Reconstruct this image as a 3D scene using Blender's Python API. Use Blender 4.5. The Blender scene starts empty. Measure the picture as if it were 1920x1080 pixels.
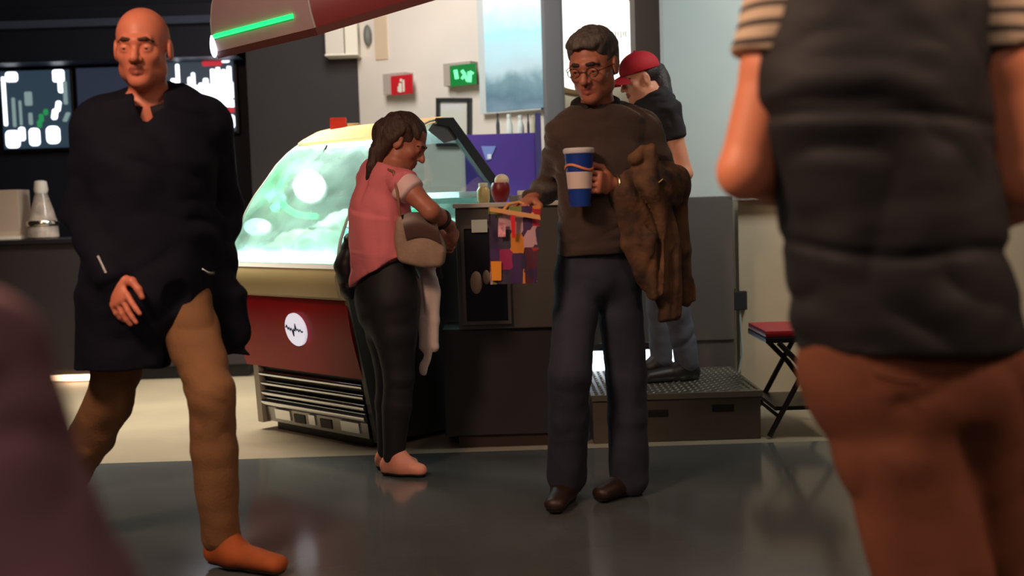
import bpy, bmesh, math, random
import numpy as np
from mathutils import Vector, Matrix
import openvdb

random.seed(4)
SC = bpy.context.scene
COL = SC.collection
R = math.radians

# ------------------------------------------------------------------ camera
FPX = 2200.0
PITCH = math.atan(165.0 / FPX)
ROLL = R(1.8)
CAMP = np.array([0.0, 0.0, 1.15])
FW = np.array([0, math.cos(PITCH), -math.sin(PITCH)])
R0 = np.array([1.0, 0, 0]); U0 = np.array([0, math.sin(PITCH), math.cos(PITCH)])
RT = math.cos(ROLL) * R0 - math.sin(ROLL) * U0
UP = math.sin(ROLL) * R0 + math.cos(ROLL) * U0
cam = bpy.data.cameras.new('camera'); camo = bpy.data.objects.new('camera', cam); COL.objects.link(camo)
M = Matrix(((RT[0], UP[0], -FW[0], 0), (RT[1], UP[1], -FW[1], 0), (RT[2], UP[2], -FW[2], 1.15), (0, 0, 0, 1)))
camo.matrix_world = M
cam.sensor_width = 36; cam.lens = 36 * FPX / 1920
cam.clip_start = .05; cam.clip_end = 60
cam.dof.use_dof = True; cam.dof.focus_distance = 4.9; cam.dof.aperture_fstop = 1.9
SC.camera = camo


def Q(px, py, Y):
    """point of the place seen at photo pixel (px, py) at distance Y"""
    d = FW + RT * ((px - 960) / FPX) + UP * (-(py - 540) / FPX)
    return CAMP + d * (Y / d[1])


def G(px, Y, z):
    """point at photo column px, distance Y, height z"""
    py = 400.0
    for _ in range(6):
        p = Q(px, py, Y)
        py += (p[2] - z) * FPX / Y
    return Q(px, py, Y)


# ------------------------------------------------------------------ colour, world, light
def lin(c):
    o = []
    for v in c:
        v = v / 255.0
        o.append(v / 12.92 if v <= .04045 else ((v + .055) / 1.055) ** 2.4)
    return tuple(o) + (1.0,)


SC.view_settings.view_transform = 'Standard'
SC.view_settings.look = 'None'
SC.view_settings.gamma = 1
SC.view_settings.use_curve_mapping = False
SC.view_settings.exposure = 0.0

W = bpy.data.worlds.new('hall_air'); SC.world = W; W.use_nodes = True
W.node_tree.nodes['Background'].inputs[0].default_value = lin((150, 150, 165))
W.node_tree.nodes['Background'].inputs[1].default_value = 0.05


def area(name, loc, target, size, power, col, sy=None, spread=180):
    l = bpy.data.lights.new(name, 'AREA'); l.energy = power; l.color = lin(col)[:3]
    l.size = size
    if sy: l.shape = 'RECTANGLE'; l.size_y = sy
    l.spread = R(spread)
    o = bpy.data.objects.new(name, l); COL.objects.link(o); o.location = loc
    d = Vector(target) - Vector(loc)
    o.rotation_euler = d.to_track_quat('-Z', 'Y').to_euler()
    return o


area('warm_ceiling_light', (-1.7, 1.5, 3.1), (0.1, 2.7, .9), .6, 84, (255, 206, 172))
area('hall_ceiling_light', (.9, 2.6, 3.05), (.3, 4.4, .8), .9, 6, (255, 225, 200))
area('wall_wash_light', (-.9, 6.6, 3.0), (-.75, 8.2, 1.9), .5, 55, (250, 246, 242), 1.3)
area('cool_wall_light', (1.9, 5.2, 3.05), (1.6, 6.7, 1.5), .5, 20, (218, 236, 238), .8, 130)
area('left_aisle_light', (-2.2, 6.6, 3.05), (-1.9, 6.7, 0), .6, 72, (255, 238, 212), 1.2, 100)
area('low_wall_fill_light', (2.3, 5.0, 3.05), (1.9, 6.4, .3), .5, 11, (255, 226, 190), .8, 110)  # unseen extra light added to brighten the low cream wall and floor

area('right_fill_light', (2.3, .9, 3.0), (.95, 2.0, 1.35), .4, 5, (255, 206, 172), spread=60)  # unseen fill added from the right for the near man's arm
area('rear_fill_light', (-.6, -1.2, 3.1), (-.3, 3.0, .8), 1.2, 18, (255, 226, 205))  # unseen fill added behind the camera to lift front-facing surfaces

# ------------------------------------------------------------------ materials
MATS = {}


def mat(name, rgb, rough=.6, metal=0.0, vary=0.0, vscale=8.0, bump=0.0, bscale=60.0, spec=.5, sheen=0.0, rgb2=None, stretch=None):
    if name in MATS: return MATS[name]
    m = bpy.data.materials.new(name); m.use_nodes = True
    nt = m.node_tree; b = nt.nodes['Principled BSDF']
    b.inputs['Base Color'].default_value = lin(rgb)
    b.inputs['Roughness'].default_value = rough
    b.inputs['Metallic'].default_value = metal
    b.inputs['Specular IOR Level'].default_value = spec
    if sheen: b.inputs['Sheen Weight'].default_value = sheen
    tc = nt.nodes.new('ShaderNodeTexCoord')
    src = tc.outputs['Object']
    if stretch:
        mp = nt.nodes.new('ShaderNodeMapping'); mp.inputs['Scale'].default_value = stretch
        nt.links.new(src, mp.inputs[0]); src = mp.outputs[0]
    if vary or rgb2:
        n = nt.nodes.new('ShaderNodeTexNoise'); n.inputs['Scale'].default_value = vscale; n.inputs['Detail'].default_value = 4
        nt.links.new(src, n.inputs['Vector'])
        r = nt.nodes.new('ShaderNodeValToRGB')
        c = lin(rgb)
        k = vary or .0
        r.color_ramp.elements[0].position = .35; r.color_ramp.elements[1].position = .65
        r.color_ramp.elements[0].color = tuple(x * (1 - k) for x in c[:3]) + (1,)
        r.color_ramp.elements[1].color = lin(rgb2) if rgb2 else tuple(min(1, x * (1 + k)) for x in c[:3]) + (1,)
        nt.links.new(n.outputs['Fac'], r.inputs[0]); nt.links.new(r.outputs[0], b.inputs['Base Color'])
    if bump:
        n = nt.nodes.new('ShaderNodeTexNoise'); n.inputs['Scale'].default_value = bscale; n.inputs['Detail'].default_value = 3
        nt.links.new(src, n.inputs['Vector'])
        bp = nt.nodes.new('ShaderNodeBump'); bp.inputs['Strength'].default_value = bump; bp.inputs['Distance'].default_value = .01
        nt.links.new(n.outputs['Fac'], bp.inputs['Height']); nt.links.new(bp.outputs[0], b.inputs['Normal'])
    MATS[name] = m
    return m


def emit(name, rgb, power, base=(0, 0, 0)):
    if name in MATS: return MATS[name]
    m = bpy.data.materials.new(name); m.use_nodes = True
    b = m.node_tree.nodes['Principled BSDF']
    b.inputs['Base Color'].default_value = lin(base)
    b.inputs['Emission Color'].default_value = lin(rgb)
    b.inputs['Emission Strength'].default_value = power
    MATS[name] = m
    return m


def glass(name, tint=(235, 250, 246), refl=.12, rough=.02, haze=0.0):
    if name in MATS: return MATS[name]
    m = bpy.data.materials.new(name); m.use_nodes = True
    nt = m.node_tree; nt.nodes.clear()
    o = nt.nodes.new('ShaderNodeOutputMaterial'); mx = nt.nodes.new('ShaderNodeMixShader')
    t = nt.nodes.new('ShaderNodeBsdfTransparent'); g = nt.nodes.new('ShaderNodeBsdfGlossy')
    t.inputs[0].default_value = lin(tint); g.inputs[0].default_value = (1, 1, 1, 1); g.inputs['Roughness'].default_value = rough
    f = nt.nodes.new('ShaderNodeLayerWeight'); f.inputs[0].default_value = .35
    ma = nt.nodes.new('ShaderNodeMath'); ma.operation = 'MULTIPLY_ADD'; ma.inputs[1].default_value = .5; ma.inputs[2].default_value = refl * .4
    nt.links.new(f.outputs['Fresnel'], ma.inputs[0]); nt.links.new(ma.outputs[0], mx.inputs[0])
    nt.links.new(g.outputs[0], mx.inputs[2]); nt.links.new(mx.outputs[0], o.inputs[0])
    if haze:
        # milky veil put into the pane for its bright reflections
        d = nt.nodes.new('ShaderNodeBsdfTranslucent'); d.inputs[0].default_value = lin((240, 255, 250)); m2 = nt.nodes.new('ShaderNodeMixShader')
        n_ = nt.nodes.new('ShaderNodeTexNoise'); n_.inputs['Scale'].default_value = 5; tc_ = nt.nodes.new('ShaderNodeTexCoord'); nt.links.new(tc_.outputs['Object'], n_.inputs['Vector'])
        mm = nt.nodes.new('ShaderNodeMapRange'); mm.inputs['From Min'].default_value = .35; mm.inputs['From Max'].default_value = .65; mm.inputs['To Min'].default_value = haze * .6; mm.inputs['To Max'].default_value = haze * 1.4
        nt.links.new(n_.outputs['Fac'], mm.inputs[0]); nt.links.new(mm.outputs[0], m2.inputs[0])
        nt.links.new(t.outputs[0], m2.inputs[1]); nt.links.new(d.outputs[0], m2.inputs[2]); nt.links.new(m2.outputs[0], mx.inputs[1])
    else:
        nt.links.new(t.outputs[0], mx.inputs[1])
    MATS[name] = m
    return m


# ------------------------------------------------------------------ object helpers
def tag(o, label=None, cat=None, group=None, kind=None):
    if label: o['label'] = label
    if cat: o['category'] = cat
    if group: o['group'] = group
    if kind: o['kind'] = kind
    return o


def empty(name, loc, label, cat, group=None):
    o = bpy.data.objects.new(name, None); COL.objects.link(o); o.location = Vector(loc)
    o.empty_display_size = .1
    return tag(o, label, cat, group)


def link(name, me, m, parent=None, loc=None):
    o = bpy.data.objects.new(name, me); COL.objects.link(o)
    if m is not None:
        for x in (m if isinstance(m, (list, tuple)) else [m]): me.materials.append(x)
    base = Vector(loc) if loc is not None else (Vector(parent_world(parent)) if parent else None)
    if parent is not None:
        o.parent = parent
        w = parent_world(parent)
        me.transform(Matrix.Translation(-w))
    elif loc is not None:
        me.transform(Matrix.Translation(-Vector(loc))); o.location = Vector(loc)
    return o


def parent_world(p):
    v = Vector((0, 0, 0))
    while p is not None:
        v = v + p.location; p = p.parent
    return v


class MB:
    """collects shapes in world space; build() links them as one mesh object"""
    def __init__(s): s.bm = bmesh.new()

    def box(s, lo, hi, bev=0.0, rot=None, pivot=None):
        r = bmesh.ops.create_cube(s.bm, size=1)
        vs = r['verts']
        lo = Vector(lo); hi = Vector(hi)
        for v in vs:
            v.co = Vector([lo[i] + (v.co[i] + .5) * (hi[i] - lo[i]) for i in range(3)])
        if bev:
            es = list({e for v in vs for e in v.link_edges})
            bb = bmesh.ops.bevel(s.bm, geom=es, offset=bev, segments=2, affect='EDGES', profile=.7)
            vs = list(set(v for f in bb['faces'] for v in f.verts) | {v for v in vs if v.is_valid})
        if rot is not None:
            pv = Vector(pivot) if pivot is not None else (lo + hi) / 2
            for v in vs: v.co = rot @ (v.co - pv) + pv
        return s

    def prism(s, pts, off):
        """polygon pts extruded by vector off"""
        off = Vector(off)
        a = [s.bm.verts.new(Vector(p)) for p in pts]
        b = [s.bm.verts.new(Vector(p) + off) for p in pts]
        n = len(pts)
        s.bm.faces.new(a); s.bm.faces.new(b[::-1])
        for i in range(n): s.bm.faces.new((a[i], b[i], b[(i + 1) % n], a[(i + 1) % n]))
        return s

    def tube(s, pts, r, n=12, caps=True):
        pts = [Vector(p) for p in pts]
        rs = r if isinstance(r, (list, tuple)) else [r] * len(pts)
        rings = []
        ref = None
        for i, p in enumerate(pts):
            t = (pts[min(i + 1, len(pts) - 1)] - pts[max(i - 1, 0)]).normalized()
            if ref is None:
                ref = t.orthogonal().normalized()
            else:
                ref = (ref - t * ref.dot(t))
                ref = ref.normalized() if ref.length > 1e-6 else t.orthogonal().normalized()
            w = t.cross(ref)
            rings.append([s.bm.verts.new(p + (ref * math.cos(2 * math.pi * k / n) + w * math.sin(2 * math.pi * k / n)) * rs[i]) for k in range(n)])
        for a, b in zip(rings, rings[1:]):
            for k in range(n): s.bm.faces.new((a[k], a[(k + 1) % n], b[(k + 1) % n], b[k]))
        if caps:
            s.bm.faces.new(rings[0][::-1]); s.bm.faces.new(rings[-1])
        return s

    def lathe(s, prof, c, n=32, ax=None, ring=False):
        """prof: (radius, height) list, around axis ax at c"""
        c = Vector(c); ax = Vector(ax if ax is not None else (0, 0, 1)).normalized()
        u = ax.orthogonal().normalized(); w = ax.cross(u)
        rings = []
        for (r, h) in prof:
            r = max(r, 1e-5)
            rings.append([s.bm.verts.new(c + ax * h + (u * math.cos(2 * math.pi * k / n) + w * math.sin(2 * math.pi * k / n)) * r) for k in range(n)])
        for a, b in zip(rings, rings[1:]):
            for k in range(n): s.bm.faces.new((a[k], a[(k + 1) % n], b[(k + 1) % n], b[k]))
        if ring:
            a, b = rings[-1], rings[0]
            for k in range(n): s.bm.faces.new((a[k], a[(k + 1) % n], b[(k + 1) % n], b[k]))
        else:
            s.bm.faces.new(rings[0][::-1]); s.bm.faces.new(rings[-1])
        return s

    def ball(s, c, r, seg=24):
        m = Matrix.Translation(Vector(c))
        if isinstance(r, (tuple, list)): m = m @ Matrix.Diagonal((r[0], r[1], r[2], 1)); r = 1
        bmesh.ops.create_uvsphere(s.bm, u_segments=seg, v_segments=seg // 2, radius=r, matrix=m)
        return s

    def grid(s, fn, nu, nv, thick=0.0):
        """surface fn(u,v)->point; thickness along computed normals"""
        P = [[Vector(fn(i / nu, j / nv)) for j in range(nv + 1)] for i in range(nu + 1)]
        def sheet(off):
            V = []
            for i in range(nu + 1):
                row = []
                for j in range(nv + 1):
                    du = P[min(i + 1, nu)][j] - P[max(i - 1, 0)][j]
                    dv = P[i][min(j + 1, nv)] - P[i][max(j - 1, 0)]
                    n = du.cross(dv); n = n.normalized() if n.length > 1e-9 else Vector((0, 0, 1))
                    row.append(s.bm.verts.new(P[i][j] + n * off))
                V.append(row)
            return V
        A = sheet(thick / 2 if thick else 0)
        for i in range(nu):
            for j in range(nv): s.bm.faces.new((A[i][j], A[i + 1][j], A[i + 1][j + 1], A[i][j + 1]))
        if thick:
            B = sheet(-thick / 2)
            for i in range(nu):
                for j in range(nv): s.bm.faces.new((B[i][j + 1], B[i + 1][j + 1], B[i + 1][j], B[i][j]))
            for i in range(nu):
                s.bm.faces.new((A[i][0], B[i][0], B[i + 1][0], A[i + 1][0]))
                s.bm.faces.new((A[i + 1][nv], B[i + 1][nv], B[i][nv], A[i][nv]))
            for j in range(nv):
                s.bm.faces.new((A[0][j + 1], B[0][j + 1], B[0][j], A[0][j]))
                s.bm.faces.new((A[nu][j], B[nu][j], B[nu][j + 1], A[nu][j + 1]))
        return s

    def build(s, name, m, parent=None, loc=None, smooth=None):
        bmesh.ops.recalc_face_normals(s.bm, faces=s.bm.faces)
        me = bpy.data.meshes.new(name); s.bm.to_mesh(me); s.bm.free()
        if smooth is not None:
            me.polygons.foreach_set('use_smooth', [True] * len(me.polygons))
            me.set_sharp_from_angle(angle=R(smooth))
        return link(name, me, m, parent, loc)


def struct(name, mb, m):
    o = mb.build(name, m)
    o['kind'] = 'structure'
    return o


# ------------------------------------------------------------------ smooth solid modelling (signed distance fields)
def A3(v): return np.array([float(v[0]), float(v[1]), float(v[2])])
def nrm(v):
    v = A3(v); return v / (np.linalg.norm(v) + 1e-12)


def limb(pts, rads, side=(1, 0, 0), k=.02, cap=None, op='add'):
    return dict(pts=[A3(p) for p in pts], rads=[(r, r) if np.isscalar(r) else tuple(r) for r in rads], side=nrm(side), k=k, cap=cap, op=op)


def blob(c, r, frame=None, k=.015, op='add'):
    """ellipsoid, radii r along frame axes"""
    return dict(c=A3(c), r=(r,) * 3 if np.isscalar(r) else tuple(r), F=np.eye(3) if frame is None else np.array(frame), k=k, op=op)


_LAT = {}
def noise(P, sc, seed=0):
    if seed not in _LAT: _LAT[seed] = np.random.RandomState(seed).rand(32, 32, 32).astype(np.float32) * 2 - 1
    L = _LAT[seed]
    q = P * np.array(sc, dtype=np.float32) + 100
    i = np.floor(q).astype(int); f = q - i; f = f * f * (3 - 2 * f)
    o = 0
    for a in (0, 1):
        for b in (0, 1):
            for c in (0, 1):
                w = (f[:, 0] if a else 1 - f[:, 0]) * (f[:, 1] if b else 1 - f[:, 1]) * (f[:, 2] if c else 1 - f[:, 2])
                o = o + w * L[(i[:, 0] + a) % 32, (i[:, 1] + b) % 32, (i[:, 2] + c) % 32]
    return o


def solid(prims, h, cuts=(), disp=None, name='solid', m=None, parent=None, loc=None, faces=None):
    los, his = [], []
    for p in prims:
        if p['op'] != 'add': continue
        if 'c' in p: rr = max(p['r']); los.append(p['c'] - rr); his.append(p['c'] + rr)
        else:
            for q, r in zip(p['pts'], p['rads']): los.append(q - max(r)); his.append(q + max(r))
    lo = np.min(los, 0) - .03; hi = np.max(his, 0) + .03
    N = np.ceil((hi - lo) / h).astype(int) + 1
    D = np.full(tuple(N), .2, np.float32)
    ax = [lo[i] + np.arange(N[i]) * h for i in range(3)]

    def sub(a, b):
        i0 = np.maximum(0, np.floor((a - lo) / h).astype(int)); i1 = np.minimum(N, np.ceil((b - lo) / h).astype(int) + 1)
        if np.any(i1 <= i0): return None, None
        sl = tuple(slice(i0[i], i1[i]) for i in range(3))
        X = [ax[i][sl[i]].astype(np.float32) for i in range(3)]
        return sl, np.stack(np.meshgrid(*X, indexing='ij'), -1)

    def put(sl, d, k, op):
        E = D[sl]
        if op == 'add':
            t = np.clip(.5 + .5 * (E - d) / k, 0, 1); D[sl] = E * (1 - t) + d * t - k * t * (1 - t)
        else:
            d = -d; t = np.clip(.5 - .5 * (E - d) / k, 0, 1); D[sl] = E * (1 - t) + d * t + k * t * (1 - t)

    for p in prims:
        k = max(p['k'], 1e-4)
        if 'c' in p:
            rr = max(p['r']) + k + 3 * h
            sl, P = sub(p['c'] - rr, p['c'] + rr)
            if sl is None: continue
            v = (P - p['c'].astype(np.float32)) @ p['F'].T.astype(np.float32) / np.array(p['r'], np.float32)
            d = (np.sqrt((v * v).sum(-1)) - 1) * min(p['r'])
            put(sl, d, k, p['op'])
        else:
            n = len(p['pts'])
            best = None
            rm = max(max(r) for r in p['rads']) + k + 3 * h
            a0 = np.min(p['pts'], 0) - rm; b0 = np.max(p['pts'], 0) + rm
            sl, P = sub(a0, b0)
            if sl is None: continue
            for i in range(n - 1):
                a, b = p['pts'][i], p['pts'][i + 1]
                L = np.linalg.norm(b - a) + 1e-9; t = (b - a) / L
                u = p['side'] - t * np.dot(p['side'], t)
                u = u / (np.linalg.norm(u) + 1e-9); w = np.cross(t, u)
                V = P - a.astype(np.float32)
                s_ = V @ t.astype(np.float32); tt = np.clip(s_ / L, 0, 1)
                axd = s_ - tt * L
                ru = p['rads'][i][0] * (1 - tt) + p['rads'][i + 1][0] * tt
                rw = p['rads'][i][1] * (1 - tt) + p['rads'][i + 1][1] * tt
                rc = np.minimum(ru, rw) if p['cap'] is None else p['cap']
                e = np.sqrt((V @ u.astype(np.float32) / ru) ** 2 + (V @ w.astype(np.float32) / rw) ** 2 + (axd / rc) ** 2)
                d = (e - 1) * np.minimum(ru, rw)
                if best is None: best = d
                else:
                    kk = min(k, .015); t2 = np.clip(.5 + .5 * (best - d) / kk, 0, 1)
                    best = best * (1 - t2) + d * t2 - kk * t2 * (1 - t2)
            put(sl, best, k, p['op'])
    for (pt, nn) in cuts:
        pt = A3(pt); nn = nrm(nn)
        g = sum(((ax[i] - pt[i]) * nn[i]).reshape([-1 if j == i else 1 for j in range(3)]) for i in range(3))
        D = np.maximum(D, g.astype(np.float32))
    if disp is not None:
        idx = np.nonzero(np.abs(D) < 5 * h)
        P = np.stack([ax[i][idx[i]] for i in range(3)], -1).astype(np.float32)
        D[idx] += disp(P)
    D = np.clip(D, -.1, .1)
    g = openvdb.FloatGrid(.1); g.copyFromArray(D)
    pts, tris, quads = g.convertToPolygons(isovalue=0.0, adaptivity=0.0)
    pts = pts * h + lo
    faces_ = [tuple(int(x) for x in q) for q in quads]
    me = bpy.data.meshes.new(name)
    me.from_pydata([tuple(p) for p in pts.astype(float)], [], faces_)
    me.validate(); me.update()
    # orientation
    bmv = 0.0
    q = np.array(faces_)
    a, b, c, d = (pts[q[:, i]] for i in range(4))
    vol = (np.einsum('ij,ij->i', a, np.cross(b, c)) + np.einsum('ij,ij->i', a, np.cross(c, d))).sum()
    if vol < 0: me.flip_normals()
    me.polygons.foreach_set('use_smooth', [True] * len(me.polygons))
    if faces is not None:
        cen = pts[q].mean(1)
        me_mi = faces(cen).astype(np.int32)
        me.polygons.foreach_set('material_index', me_mi)
    return link(name, me, m, parent, loc)


# ------------------------------------------------------------------ body building
def frame(fwd, up=(0, 0, 1)):
    f = nrm(fwd); r = nrm(np.cross(f, A3(up))); u = np.cross(r, f)
    return r, f, u


def head_prims(c, F, s=1.0):
    r, f, u = F; FR = np.array([r, f, u])
    def L(x, y, z): return c + (r * x + f * y + u * z) * s
    def b(x, y, z, rad, k=.015, op='add'): return blob(L(x, y, z), tuple(q * s for q in rad) if not np.isscalar(rad) else rad * s, FR, k * s, op)
    P = [b(0, -.012, .035, (.074, .094, .082)), b(0, .028, -.035, (.056, .06, .07), .03),
         b(0, .066, -.092, (.024, .02, .018), .03), b(-.04, .012, -.062, .026, .03), b(.04, .012, -.062, .026, .03),
         limb([L(-.034, .074, .024), L(0, .082, .022), L(.034, .074, .024)], [.012 * s] * 3, r, .012 * s),
         b(-.04, .056, -.018, .02, .02), b(.04, .056, -.018, .02, .02)]
    for q in (-1, 1):
        P.append(b(q * .031, .097, .002, (.017, .016, .012), .008, 'sub'))
        P.append(b(q * .031, .076, .001, (.0148, .0128, .0122), .006))
        P.append(limb([L(q * .0205, .0875, -.001), L(q * .031, .0905, .0), L(q * .0415, .0855, -.001)], [.003 * s, .0043 * s, .003 * s], r, .002 * s, op='sub'))
    P += [limb([L(0, .082, .012), L(0, .1, -.014), L(0, .106, -.026)], [.008 * s, .009 * s, .0125 * s], r, .008 * s),
          b(-.012, .092, -.029, .009, .006), b(.012, .092, -.029, .009, .006),
          limb([L(-.022, .078, -.055), L(0, .089, -.052), L(.022, .078, -.055)], [.0045 * s, .006 * s, .0045 * s], r, .005 * s),
          limb([L(-.02, .077, -.064), L(0, .087, -.066), L(.02, .077, -.064)], [.0045 * s, .0068 * s, .0045 * s], r, .005 * s),
          limb([L(-.022, .092, -.0595), L(0, .099, -.0595), L(.022, .092, -.0595)], [.0025 * s, .004 * s, .0025 * s], r, .003 * s, op='sub')]
    for q in (-1, 1):
        P.append(b(q * .077, -.006, -.004, (.009, .019, .031), .006))
        P.append(b(q * .086, -.002, 0, (.005, .01, .017), .004, 'sub'))
    return P


def hand_prims(wr, d, n, lat, curl=.4, spread=1.0, s=1.0, thumb=.5, fan=.12):
    """lat points to the thumb side, n out of the palm"""
    d = nrm(d); n = nrm(A3(n) - d * np.dot(n, d)); lat0 = np.cross(d, n); lat = lat0 if np.dot(lat0, lat) > 0 else -lat0
    P = [limb([wr - d * .02 * s, wr + d * .03 * s, wr + d * .082 * s], [(.024 * s, .019 * s), (.034 * s, .016 * s), (.04 * s, .0135 * s)], lat, .012)]
    curls = curl if isinstance(curl, (list, tuple)) else [curl] * 4
    for i, (o, L_) in enumerate(zip((.031, .0105, -.0105, -.03), (.072, .08, .075, .06))):
        a = 0.0; p = wr + d * (.082 if i in (1, 2) else .076) * s + lat * o * spread * s
        dd = nrm(d + lat * o / .03 * fan)
        pts = [p]
        for j, (fr, bend) in enumerate(((.45, 1.05), (.3, 1.35), (.25, .9))):
            a += bend * curls[i]
            p = p + (dd * math.cos(a) + n * math.sin(a)) * L_ * fr * s
            pts.append(p)
        P.append(limb(pts, [.0098 * s, .009 * s, .0082 * s, .007 * s], lat, .003))
    t0 = wr + lat * .026 * s + d * .018 * s + n * .006 * s
    t1 = t0 + nrm(lat * .75 + d * .6 + n * .35 * thumb * 2) * .04 * s
    t2 = t1 + nrm(lat * .3 * (1 - thumb) + d * .85 + n * .6 * thumb * 2) * .033 * s
    t3 = t2 + nrm(d * .8 - lat * .25 * thumb + n * .8 * thumb * 2) * .026 * s
    P.append(limb([t0, t1, t2, t3], [.016 * s, .0125 * s, .0105 * s, .0085 * s], n, .008))
    return P


def torso(J, g=0.0, w=(.16, .135, .165, .15), dpt=(.11, .1, .115, .08), k=.03, sh=.055):
    sd = nrm(J['sl'] - J['sr'])
    return [limb([J['pelvis'], J['waist'], J['chest'], J['nb'] * .6 + (J['sl'] + J['sr']) * .2],
                 [(w[i] + g, dpt[i] + g) for i in range(4)], sd, k),
            limb([J['sl'], J['nb'] * .5 + (J['sl'] + J['sr']) * .25, J['sr']], [sh + g, sh + .01 + g, sh + g], sd, .05),
            limb([J['sl'] * .6 + J['nb'] * .4 + (0, 0, .004), J['nb'] + (0, 0, .012), J['sr'] * .6 + J['nb'] * .4 + (0, 0, .004)], [sh * .75 + g * .6, .05 + g * .5, sh * .75 + g * .6], sd, .05)]


def arm(a, b, c, g=0.0, r=(.052, .042, .028), k=.025, t=1.0):
    """t<1 stops part of the way along the forearm, t<=.5 along the upper arm"""
    m1 = a * .55 + b * .45; m2 = b * .65 + c * .35
    pts = [a, m1, b, m2, c]; rr = [r[0], r[0] * .93, r[1], r[1] * 1.0, r[2]]
    return [limb(pts, [x + g for x in rr], (0, 0, 1), k)]


def part_arm(a, b, tt, g=0.0, r=(.052, .045), k=.025):
    e = a + (b - a) * tt
    return [limb([a, e], [r[0] + g, r[1] + g], (0, 0, 1), k, cap=.02)]


def leg(a, b, c, g=0.0, r=(.088, .058, .04), k=.03):
    m1 = a * .6 + b * .4; m2 = b * .62 + c * .38
    return [limb([a, m1, b, m2, c], [r[0] + g, r[0] * .88 + g, r[1] + g, r[1] * .97 + g, r[2] + g], (1, 0, 0), k)]


def foot_prims(an, toe, g=0.0, w=.045, h=.05):
    """shoe solid from heel to toe, sole made flat by a cut"""
    d = A3(toe) - A3(an); d[2] = 0; d = nrm(d)
    side = nrm(np.cross(d, (0, 0, 1)))
    heel = an - d * .05 - np.array([0, 0, max(an[2] - .05, 0) * 0])
    dz = A3(toe)[2] - an[2]
    return [limb([an - d * .035 + np.array([0, 0, -.045]), an + d * .05 + np.array([0, 0, -.045 + dz * 0]), A3(toe)],
                 [(w * .8 + g, .04 + g), (w + g, .04 + g), (w * .85 + g, .028 + g)], side, .02),
            limb([an + np.array([0, 0, .03]), an + d * .03 + np.array([0, 0, -.03])], [.042 + g, .045 + g], side, .03)]


def folds(amp=.006, seed=1, sc=(9, 9, 22), sc2=(20, 20, 34)):
    def f(P):
        a = noise(P + noise(P, (4, 4, 4), seed + 9)[:, None] * .1, sc, seed)
        b = noise(P, sc2, seed + 1)
        return amp * (1 - 2 * np.abs(a)) + amp * .4 * b
    return f


def ground_at(p): return (p[0], p[1], 0)


def eyes(par, c, F, s=1.0, iris=(60, 40, 25)):
    r, f, u = F
    m = MB(); mi = MB()
    for q in (-1, 1):
        e = c + (r * q * .031 + f * .0752 + u * .001) * s
        m.ball(e, .0118 * s, 16)
        mi.ball(e + f * .0056 * s, .0070 * s, 12)
    m.build('eyes', mat('eye_white', (138, 118, 110), .3), par, smooth=60)
    mi.build('irises', mat('iris_brown', iris, .2), par, smooth=60)


def brows(par, c, F, s, m, rr=.005):
    r, f, u = F
    P = []
    for q in (-1, 1):
        P.append(limb([c + (r * q * .014 + f * .091 + u * .026) * s, c + (r * q * .032 + f * .088 + u * .028) * s, c + (r * q * .05 + f * .068 + u * .02) * s],
                      [rr * s, rr * 1.15 * s, rr * .6 * s], u, .003))
    solid(P, .0022, name='eyebrows', m=m, parent=par)


def skin_faces(c, F, s=1.0):
    r, f, u = F
    def g(cen):
        v = cen - c; x = v @ r / s; y = v @ f / s; z = v @ u / s
        lips = (np.abs(x) < .024 - np.abs(z + .0595) * .6) & (y > .07) & (z > -.0735) & (z < -.047)
        return np.where(lips, 1, 0)
    return g


LIP = lambda: mat('lips', (166, 90, 78), .5)

# ================================================================== THE SETTING
m_floor = mat('polished_concrete', (80, 86, 88), .14, 0, .16, 1.6, .02, 3, .5)
m_tile = mat('beige_floor', (150, 142, 124), .4, 0, .07, 2.5, .03, 8)
m_black = mat('matt_black_paint', (26, 24, 30), .7, 0, .1, 3)
m_navy = mat('dark_navy_panel', (24, 28, 42), .6, 0, .15, 2)
m_dwall = mat('brown_black_wall', (46, 40, 40), .75, 0, .06, 3)
m_white = mat('warm_white_wall', (226, 216, 204), .85, 0, .03, 2)
m_pale = mat('pale_teal_wall', (188, 198, 197), .8, 0, .03, 2)
m_taupe = mat('taupe_column', (104, 92, 84), .8)
m_ceil = mat('dark_ceiling', (34, 34, 40), .85)

FY = 5.33
struct('floor', MB().box((-5, -2.0, -.1), (5, FY, 0)), m_floor)
struct('floor', MB().box((-5, FY, -.1), (5, 12, 0)), m_tile)
struct('ceiling', MB().box((-5, -2.0, 3.3), (5, 12, 3.4)), m_ceil)
struct('wall_back', MB().box((-5, 11.2, 0), (5, 11.3, 3.3)), m_black)
struct('wall_front', MB().box((-5, -2.1, 0), (5, -2.0, 3.3)), mat('hall_wall', (96, 88, 82), .8))
struct('wall_left', MB().box((-5.1, -2, 0), (-5, 11.2, 3.3)), mat('side_wall_dark', (50, 48, 52), .8))
struct('wall_right', MB().box((5, -2, 0), (5.1, 11.2, 3.3)), mat('side_wall_warm', (110, 98, 88), .8))

# menu wall on the left with its header
struct('wall_left_menu', MB().box((-5, 9.6, 0), (G(476, 9.6, 1)[0], 9.8, 3.3)), m_navy)
hx = G(476, 9.5, 1)[0]
struct('trim_1', MB().box((-5, 9.2, Q(200, 112, 9.2)[2]), (hx, 9.595, 2.75), .01), mat('header_black', (20, 26, 40), .5))
struct('trim_2', MB().box((-5, 9.12, Q(200, 48, 9.12)[2]), (hx, 9.2, Q(200, 34, 9.12)[2])), mat('header_rail', (74, 82, 100), .35))
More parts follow.
